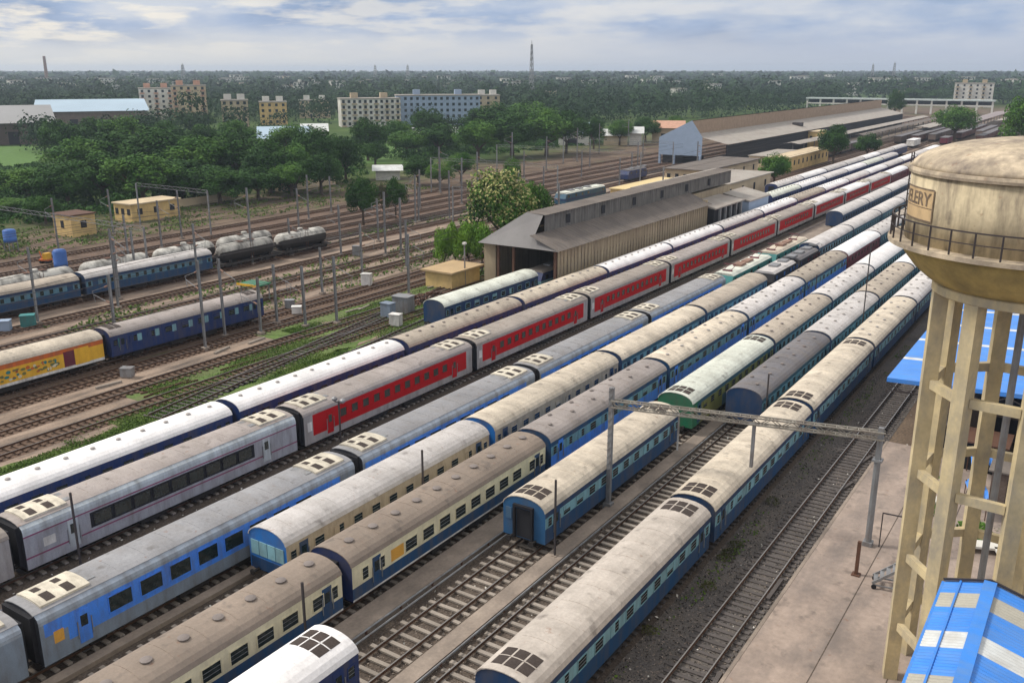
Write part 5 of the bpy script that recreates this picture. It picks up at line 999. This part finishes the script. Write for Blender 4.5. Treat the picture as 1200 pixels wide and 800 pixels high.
# small canopy roofs near the far end of the dark blue coach
x, y = gp(300, 352); root = empty('open_shelter', (x, y, 0), 0.1); tag(root, 'small yellow edged green shelter beyond the dark blue coach', 'shelter'); MB().box(-1.8, 1.8, -1.4, 1.4, 2.3, 2.5).build('roof', M['green'], root); MB().box(-1.9, 1.9, -1.5, -1.42, 2.3, 2.6).build('trim', M['yellow'], root)
for sx in (-1.5, 1.5):
    for sy in (-1.1, 1.1): MB().bar((sx, sy, 0), (sx, sy, 2.3), 0.12).build('post', M['steel'], root)
q = MB(); rs = random.Random(5); x0, y0 = gp(500, 352)
for i in range(260):
    a, r_ = rs.uniform(0, 2 * PI), rs.random() ** 0.6; px_, py_ = 5.0 * r_ * math.cos(a), 2.3 * r_ * math.sin(a); z = (1 - r_) * 1.3 * rs.random(); s = rs.uniform(0.15, 0.6)
    q.bar((px_, py_, z + 0.1), (px_ + rs.uniform(-1, 1) * 1.5 * s, py_ + rs.uniform(-1, 1) * 1.5 * s, z + rs.uniform(0, 0.4)), s * 0.5, s * 0.3, rs.choice([0, 0, 1]))
o = q.build('scrap_heap', [M['rust'], M['clutter']], None); o.location = (x0, y0, 0); o.rotation_euler = (0, 0, 1.4); tag(o, 'rusty brown scrap heap beside the dark end coach near the shed', 'scrap heap')

#@@TREES
# ------------------------------------------------------------------ vegetation
def quads_obj(name, C, Nn, S, mats, mi=None, parent=None):
    n = len(C); t = rng.normal(size=(n, 3)); a = np.cross(Nn, t); a /= np.linalg.norm(a, axis=1)[:, None] + 1e-9; b_ = np.cross(Nn, a); S = S[:, None]
    V = np.empty((n, 4, 3)); V[:, 0] = C - a * S; V[:, 1] = C - b_ * S * 0.62; V[:, 2] = C + a * S; V[:, 3] = C + b_ * S * 0.62
    me = bpy.data.meshes.new(name); me.vertices.add(n * 4); me.vertices.foreach_set('co', V.reshape(-1).astype(np.float32)); me.loops.add(n * 4); me.loops.foreach_set('vertex_index', np.arange(n * 4, dtype=np.int32)); me.polygons.add(n); me.polygons.foreach_set('loop_start', np.arange(0, n * 4, 4, dtype=np.int32)); me.polygons.foreach_set('loop_total', np.full(n, 4, dtype=np.int32))
    for m in mats: me.materials.append(m)
    if mi is not None: me.polygons.foreach_set('material_index', mi.astype(np.int32))
    me.update(); me.validate(); o = bpy.data.objects.new(name, me); COL.objects.link(o)
    if parent: o.parent = parent
    return o
def crown_pts(n, rx, rz, zc, clumps, leaf, seed):
    g = np.random.default_rng(seed); cc = g.normal(size=(clumps, 3)); cc /= np.linalg.norm(cc, axis=1)[:, None]; cc[:, 2] = np.where(cc[:, 2] < -0.35, -cc[:, 2], cc[:, 2]); cc *= (0.84 * g.random(clumps) ** 0.45)[:, None]
    rr_ = 0.20 + 0.15 * g.random(clumps); k = g.integers(0, clumps, n); d = g.normal(size=(n, 3)); d /= np.linalg.norm(d, axis=1)[:, None]; rad = rr_[k] * (0.72 + 0.36 * g.random(n))
    P = cc[k] + d * rad[:, None]; Nn = d * 0.8 + g.normal(size=(n, 3)) * 0.45 + np.array([0, 0, 0.25]); Nn /= np.linalg.norm(Nn, axis=1)[:, None]
    P = P * np.array([rx, rx, rz]) + np.array([0, 0, zc]); return P, Nn, leaf * (0.6 + 0.8 * g.random(n))
def make_tree(m, n=1500, rx=5.0, rz=4.4, H=12.0, clumps=22, leaf=0.42, seed=1, m2=None, f2=0.0):
    root = empty('tree'); zc = H - rz * 1.06; P, Nn, S = crown_pts(n, rx, rz, zc, clumps, leaf, seed)
    q = MB(); q.tube((0, 0, 0), (0.1, 0, zc * 0.6), rx * 0.075, rx * 0.05, 8); g = random.Random(seed)
    for k in range(6): a = g.uniform(0, 2 * PI); q.tube((0.1, 0, zc * 0.5), (rx * 0.55 * math.cos(a), rx * 0.55 * math.sin(a), zc + g.uniform(-0.2, 0.5) * rz), rx * 0.04, rx * 0.012, 6)
    q.build('trunk', M['bark'], root)
    mi = None; mats = [LEAF[m]]
    if m2:
        mats.append(LEAF[m2]); top = (P[:, 2] - zc) / rz; mi = ((np.random.default_rng(seed).random(n) < f2 * np.clip(top + 0.8, 0.2, 1.6)) & (Nn[:, 2] > 0)).astype(int)
    quads_obj('crown', P, Nn, S, mats, mi, root); root['height'] = H; root['rx'] = rx; return root
TP = {}
def tree(px, ty, wpx, label, kind='dark', D=None, by=None, seed=0, group=None, var=None):
    """px: photo column, ty: crown top row, wpx: crown width, by: base row or D metres ahead"""
    if D is None: D = dist(*gp(px, by))
    x, y, _ = at(px, 200, D); H = max(3.0, zat(px, ty, D)); w = wpx / FP * D
    key = (kind, seed % 3)
    sp = dict(dark=dict(m='dark', n=11000, clumps=60, leaf=0.21, rz=5.5), mid=dict(m='mid', n=11000, clumps=60, leaf=0.21, rz=5.4), bloom=dict(m='mid', n=15000, clumps=60, leaf=0.19, m2='bloom', f2=0.40, rz=5.6), brown=dict(m='brownish', n=5000, clumps=30, leaf=0.25, rz=5.4), hedge=dict(m='lime', n=8000, clumps=44, leaf=0.25, rz=5.8))
    if key not in TP: TP[key] = r = make_tree(seed=40 + seed % 3 * 7 + len(kind), H=12.0, **sp[kind])
    else: r = copy_tree(TP[key])
    tag(r, label, 'tree', group); sx = w / 2 / 5.0; r.location = (x, y, 0); r.rotation_euler = (0, 0, random.uniform(0, 6.28)); r.scale = (sx, sx, H / 12.0)
    for k_ in ('height', 'rx'):
        if k_ in r: del r[k_]
    return r
FG = 'big dark trees behind the yellow huts'
TL = [(5, 232, 60, 205), (45, 228, 46, 190), (-25, 190, 90, 235), (30, 196, 85, 228), (75, 188, 80, 215), (118, 178, 90, 225), (165, 180, 95, 215), (212, 186, 90, 225), (255, 195, 80, 220), (95, 160, 80, 262), (140, 152, 85, 268), (188, 150, 90, 262), (235, 158, 85, 255), (278, 150, 85, 262), (315, 165, 70, 240), (345, 168, 60, 245), (75, 138, 55, 318), (110, 138, 55, 330), (150, 135, 65, 322), (195, 140, 60, 318), (240, 146, 55, 330), (280, 140, 50, 350), (372, 146, 66, 262), (405, 160, 50, 270), (345, 145, 60, 300), (432, 136, 50, 330), (300, 196, 60, 228), (340, 190, 60, 232), (375, 178, 60, 238)]
names = ['at the left edge behind the blue drums', 'right beside the yellow hut', 'cut by the left edge', 'left of the dark canopy group', 'above the yellow hut', 'above the gap between the two yellow huts', 'above the twin window hut', 'behind the low cream wall', 'left of the peach wall building', 'in the second row above the hut', 'in the second row, top centre of the left group', 'below the pink apartment towers', 'right below the right pink tower', 'left of the long blue roofed shed', 'above the peach wall building, left', 'above the peach wall building, right', 'before the grey warehouse roof', 'before the blue warehouse roof, left', 'before the blue warehouse roof, middle', 'directly before the left pink tower', 'directly before the right pink tower', 'before the tan four storey house', 'darkest one beside the long blue shed', 'left of the cream apartments', 'behind the long blue roofed shed', 'in front of the cream apartments', 'over the low cream wall end', 'over the peach wall building', 'left of the green lawn']
for i, ((px, ty, w, D), nm) in enumerate(zip(TL, names)): tree(px, ty, w, ('dark' if i % 3 else 'mid').replace('mid', 'mid green').replace('dark', 'dark') + ' broad tree ' + nm, 'dark' if i % 3 else 'mid', D=D, seed=i, group=FG)
T2 = [(480, 152, 55, 345), (515, 145, 60, 350), (560, 140, 65, 330), (600, 130, 75, 345), (640, 128, 70, 350), (575, 120, 70, 420), (620, 118, 70, 440), (663, 130, 55, 360), (465, 140, 40, 380), (500, 128, 45, 410), (540, 178, 40, 262), (490, 182, 45, 258), (515, 190, 35, 250), (695, 138, 30, 380), (725, 140, 35, 400), (755, 136, 35, 420), (790, 135, 30, 430), (440, 165, 40, 310), (600, 182, 22, 240)]
n2 = ['right of the lawn', 'above the low white roof', 'left of the central grove', 'in the middle of the central grove', 'at the right of the central grove', 'behind the central grove, left', 'behind the central grove, right', 'at the right end of the central grove', 'before the grey blue apartments, left', 'before the grey blue apartments, right', 'small, at the yard edge', 'small, at the yard edge beside the lawn', 'smallest at the yard edge', 'beside the pale roofed shed', 'behind the cream house roof', 'behind the white domed house', 'behind the orange roof house', 'at the lawn edge', 'just behind the flowering tree']
for i, ((px, ty, w, D), nm) in enumerate(zip(T2, n2)): tree(px, ty, w, ('dark' if i % 2 else 'mid green') + ' tree ' + nm, 'dark' if i % 2 else 'mid', D=D, seed=i + 1, group='trees of the central grove and yard edge')
tree(423, 205, 44, 'small dense dark tree, left one of the pair in the middle yard', 'dark', by=264, seed=1); tree(462, 208, 30, 'narrower dark tree, right one of the pair in the middle yard', 'dark', by=256, seed=2); tree(447, 214, 20, 'brownish thin bush between the pair of small trees', 'brown', by=256, seed=2)
tree(590, 194, 96, 'round flowering tree with cream blossom heads behind the grey shed', 'bloom', D=153, seed=1); tree(628, 210, 44, 'dark green tree merging with the right side of the flowering tree', 'mid', D=160, seed=2)
for i, (px, ty, w) in enumerate([(518, 264, 27), (532, 256, 30), (548, 255, 30), (564, 258, 32)]): tree(px, ty, w, ['leftmost', 'second from the left', 'second from the right', 'rightmost'][i] + ' of the four bright green columnar bushes before the flowering tree', 'hedge', D=143, seed=i, group='bright green columnar bushes')
tree(908, 178, 38, 'small round tree in front of the white box shed', 'mid', by=220, seed=1); tree(975, 146, 42, 'taller round tree left of the far coaches', 'dark', by=194, seed=2); tree(1014, 156, 34, 'lower round tree right of the taller one', 'dark', by=186, seed=0); tree(1113, 122, 50, 'broad round tree right of the far wagons', 'mid', by=166, seed=1); tree(1195, 108, 58, 'large tree cut by the right edge above the tank dome', 'mid', D=330, seed=2); tree(1041, 104, 22, 'narrow dark tree before the footbridge', 'dark', by=140, seed=0)
# trees wrapping the right horizon
for i, px in enumerate(range(1060, 1290, 26)): tree(px, 103 + (i * 7) % 5, 34, 'distant tree on the right horizon above the tower', 'dark', D=900 + (i * 53) % 200, seed=i, group='distant trees on the right horizon')
# distant wood: one mass nobody could count
def far_wood():
    Cs, Ns, Ss = [], [], []
    def add(x, y, r, h, k, s):
        n = len(x); d = rng.normal(size=(n, k, 3)); d[:, :, 2] = np.abs(d[:, :, 2]); d /= np.linalg.norm(d, axis=2)[:, :, None]; lob = 0.75 + 0.35 * np.sin(d[:, :, 0] * 5 + x[:, None]) * np.cos(d[:, :, 1] * 5 + y[:, None])
        P = np.stack([x[:, None] + d[:, :, 0] * r[:, None] * lob, y[:, None] + d[:, :, 1] * r[:, None] * lob, (h - r * 0.75)[:, None] + d[:, :, 2] * r[:, None] * 0.78 * lob], 2); P[:, :, 2] -= (rng.random((n, k)) < 0.25) * r[:, None] * 0.9 * rng.random((n, k))
        Nn = d * 0.9 + rng.normal(size=(n, k, 3)) * 0.22; Nn /= np.linalg.norm(Nn, axis=2)[:, :, None]; Cs.append(P.reshape(-1, 3)); Ns.append(Nn.reshape(-1, 3)); Ss.append((s * r[:, None] * (0.6 + 0.8 * rng.random((n, k)))).reshape(-1))
    clear = [(500, 45, 388, 400, 480), (0, 0, 0, 0, 0)]
    for D0, D1, area, rm, k, s in ((300, 520, 110, 7.0, 230, 0.07), (520, 950, 190, 9, 150, 0.085), (950, 2000, 520, 13, 60, 0.14), (2000, 6300, 2200, 22, 22, 0.30)):
        half = 36.0; A = (D1 ** 2 - D0 ** 2) * math.tan(R(half)); n = int(A / area); D = np.sqrt(rng.random(n) * (D1 ** 2 - D0 ** 2) + D0 ** 2); u = (rng.random(n) * 2 - 1) * math.tan(R(half)); x = D * (FW[0] + u * RT[0]); y = D * (FW[1] + u * RT[1])
        px = 600 + FP * u * 1.0; keep = (x < -200) | ((y > 930) & (x < 3000))
        keep &= ~((x > -330) & (y < 330)); keep &= ~((x > -215) & (y < 950)); lawn = (px > 395) & (px < 480) & (D < 400) ; keep &= ~lawn; keep &= ~((px < 45) & (D > 290) & (D < 400))
        keep &= ~((px > 385) & (px < 590) & (D > 440) & (D < 640)); keep &= ~((px > 150) & (px < 255) & (D > 480) & (D < 640)); keep &= ~((px < 175) & (D > 385) & (D < 620)); keep &= ~((px > 250) & (px < 400) & (D > 360) & (D < 560) & (rng.random(n) < 0.75)); keep &= ~((px > 645) & (px < 700) & (D > 385) & (D < 440))
        keep &= (np.sin(x * 0.011 + 1) * np.cos(y * 0.013) + 0.35 * np.sin(x * 0.04) > -0.72)
        x, y = x[keep], y[keep]; n = len(x); r = rm * (0.65 + 0.7 * rng.random(n)); h = np.minimum(r * 0.95 + 3 + 5 * rng.random(n) + (rng.random(n) < 0.04) * 7, 27); add(x, y, r, h, k, s)
    o = quads_obj('distant_wood', np.concatenate(Cs), np.concatenate(Ns), np.concatenate(Ss), [LEAF['far']]); tag(o, 'dark green wood reaching from the yard to the horizon', 'wood', kind='stuff')
far_wood()
def grass(name, label, zones, n, s0):
    Cs = []
    w = [abs((x1 - x0) * (y1 - y0)) for x0, x1, y0, y1 in zones]
    for (x0, x1, y0, y1), a in zip(zones, w): k = int(n * a / sum(w)); x = x0 + (x1 - x0) * rng.random(k); y = y0 + (y1 - y0) * rng.random(k) ** 1.4; Cs.append(np.stack([x, y, 0.05 + 0.14 * rng.random(k)], 1))
    C = np.concatenate(Cs); k = np.sin(C[:, 0] * 0.9 + np.sin(C[:, 1] * 0.21) * 2) + np.sin(C[:, 1] * 0.33 + C[:, 0] * 0.2) + np.sin(C[:, 1] * 0.9 + C[:, 0] * 1.7) * 0.5 + rng.normal(size=len(C)) * 0.5; C = C[k > -0.35]; Nn = rng.normal(size=C.shape) + np.array([0, 0, 0.8]); Nn /= np.linalg.norm(Nn, axis=1)[:, None]
    o = quads_obj(name, C, Nn, s0 * (0.5 + rng.random(len(C))), [LEAF['grass']]); tag(o, label, 'grass', kind='stuff')
M['grassm'] = mat('short_grass', (0.095, 0.15, 0.035), 0.95, amt=0.35, scale=0.3, fine=0.35, fscale=3, world=True, dirt=(0.14, 0.11, 0.07), damt=0.75, dscale=(0.5, 0.1, 0.3))
for x0, x1, y0, y1 in ((-71.2, -64.4, 10, 92), (-78.4, -75.4, 50, 118), (-84.4, -81.2, 72, 140), (-73.0, -71.3, 45, 110)):
    q = MB(); ys = np.linspace(y0, y1, 40); L_ = [x0 + 0.5 * math.sin(y * 0.5) + 0.4 * math.sin(y * 1.3 + x0) for y in ys]; R_ = [x1 + 0.5 * math.sin(y * 0.43 + 2) + 0.3 * math.sin(y * 1.7) for y in ys]
    for k in range(39): q.face([(L_[k], ys[k], 0.026), (R_[k], ys[k], 0.026), (R_[k + 1], ys[k + 1], 0.026), (L_[k + 1], ys[k + 1], 0.026)])
    tag(q.build('grass_strip', M['grassm']), 'short green grass strip between the left yard tracks', 'grass', kind='stuff')
grass('grass', 'green grass growing between the left yard tracks', [(-71.3, -65.2, 22, 88), (-71.3, -65.2, 22, 88), (-74.0, -70.4, 40, 120), (-79.0, -74.0, 52, 125), (-83.0, -79.0, 75, 120)], 170000, 0.075)
grass('grass', 'sparse weeds between the far yard tracks', [(-109, -92, 60, 160), (-125, -119.5, 30, 160), (-183, -156, 80, 200)], 26000, 0.22)
grass('grass', 'weeds beside the rightmost blue train', [(-18.3, -17.2, 30, 110)], 1300, 0.09)
def scrub(name, label, cells, n, s0, hmax, m):
    Cs = []
    for cx, cy, r in cells:
        d = rng.normal(size=(n, 3)); d /= np.linalg.norm(d, axis=1)[:, None]; d[:, 2] = np.abs(d[:, 2]); k = 0.75 + 0.3 * rng.random(n); Cs.append(np.stack([cx + d[:, 0] * r * k, cy + d[:, 1] * r * k, 0.1 + d[:, 2] * hmax * k * (0.6 + 0.4 * math.sin(cx * 1.3 + cy))], 1))
    C = np.concatenate(Cs); Nn = rng.normal(size=C.shape) + np.array([0.3, -0.5, 0.6]); Nn /= np.linalg.norm(Nn, axis=1)[:, None]
    tag(quads_obj(name, C, Nn, s0 * (0.5 + rng.random(len(C))), [LEAF[m]]), label, 'undergrowth', kind='stuff')
cells = []
for i in range(260):
    px = rng.uniform(-60, 420); D = rng.uniform(178 + 0.09 * max(px, 0), 300 + 0.1 * px); x, y, _ = at(px, 200, D)
    if x < -184: cells.append((x, y, rng.uniform(2.0, 5.5)))
for i in range(120):
    px = rng.uniform(470, 760); D = rng.uniform(330, 430); x, y, _ = at(px, 200, D)
    if x < -196 and y > 0: cells.append((x, y, rng.uniform(2.5, 5.5)))
scrub('undergrowth', 'dark bushes filling the gaps under the big trees', cells, 260, 0.36, 4.6, 'dark')
cells = [(x, y, rng.uniform(0.6, 1.3)) for x, y in [gp(px, py, 0.45) for px, py in ((1100, 600), (1140, 625), (1150, 632), (1165, 620), (1185, 640), (1190, 610), (1103, 560))]]
scrub('undergrowth', 'low green bushes on the ground behind the tower columns', cells, 300, 0.12, 1.3, 'mid')
def stones(name, label, x0, x1, y0, y1, n, s0, m, z=0.03):
    x = x0 + (x1 - x0) * rng.random(n); y = y0 + (y1 - y0) * rng.random(n) ** 1.5; C = np.stack([x, y, np.full(n, z) + 0.03 * rng.random(n)], 1); Nn = rng.normal(size=C.shape) * 0.6 + np.array([0, 0, 0.8]); Nn /= np.linalg.norm(Nn, axis=1)[:, None]
    o = quads_obj(name, C, Nn, s0 * (0.4 + rng.random(n)), [m]); tag(o, label, 'stones', kind='stuff')
stones('loose_stones', 'pale loose stones scattered on the dark ballast beside the platform', -18.6, -13.4, 26, 100, 9000, 0.055, M['pathm'])
stones('loose_stones', 'dark loose stones scattered on the dark ballast beside the platform', -18.6, -13.4, 26, 100, 9000, 0.06, M['under'])
stones('loose_stones', 'pale stones between the sleepers of the empty tracks', -31, -22.6, 24, 100, 12000, 0.05, M['pathm'])
stones('litter', 'small rubbish specks scattered over the tracks and paving', -60, -4, 24, 110, 900, 0.09, M['wplas'], 0.11)
scrub('undergrowth', 'dark weeds beside the rightmost blue train', [(gp(px, py)[0], gp(px, py)[1], 0.5) for px, py in ((855, 648), (862, 640), (848, 655), (905, 590), (760, 740), (830, 690))], 120, 0.07, 0.5, 'brownish')
lawn = [gp(x, y) for x, y in ((405, 192), (480, 192), (500, 165), (410, 165))]; q = MB(); q.face([(x, y, 0.1) for x, y in lawn]); M['lawnm'] = mat('lawn_green', (0.08, 0.16, 0.03), 0.95, fine=0.2, fscale=0.5, world=True); tag(q.build('lawn', M['lawnm']), kind='structure')
lawn = [gp(x, y) for x, y in ((-60, 205), (30, 205), (60, 172), (-60, 172))]; q = MB(); q.face([(x, y, 0.1) for x, y in lawn]); tag(q.build('lawn', M['lawnm']), kind='structure')

# ------------------------------------------------------------------ haze
hm = bpy.data.materials.new('haze_air'); hm.use_nodes = True; t = hm.node_tree; t.nodes.remove(t.nodes['Principled BSDF']); pv = t.nodes.new('ShaderNodeVolumePrincipled'); pv.inputs['Color'].default_value = (0.72, 0.84, 1.0, 1); pv.inputs['Density'].default_value = 0.00017; pv.inputs['Anisotropy'].default_value = 0.2
t.links.new(pv.outputs[0], t.nodes['Material Output'].inputs['Volume'])
b = MB(); b.box(-7100, 3600, -700, 7600, -1, 66); h = b.build('haze', hm); h['kind'] = 'stuff'
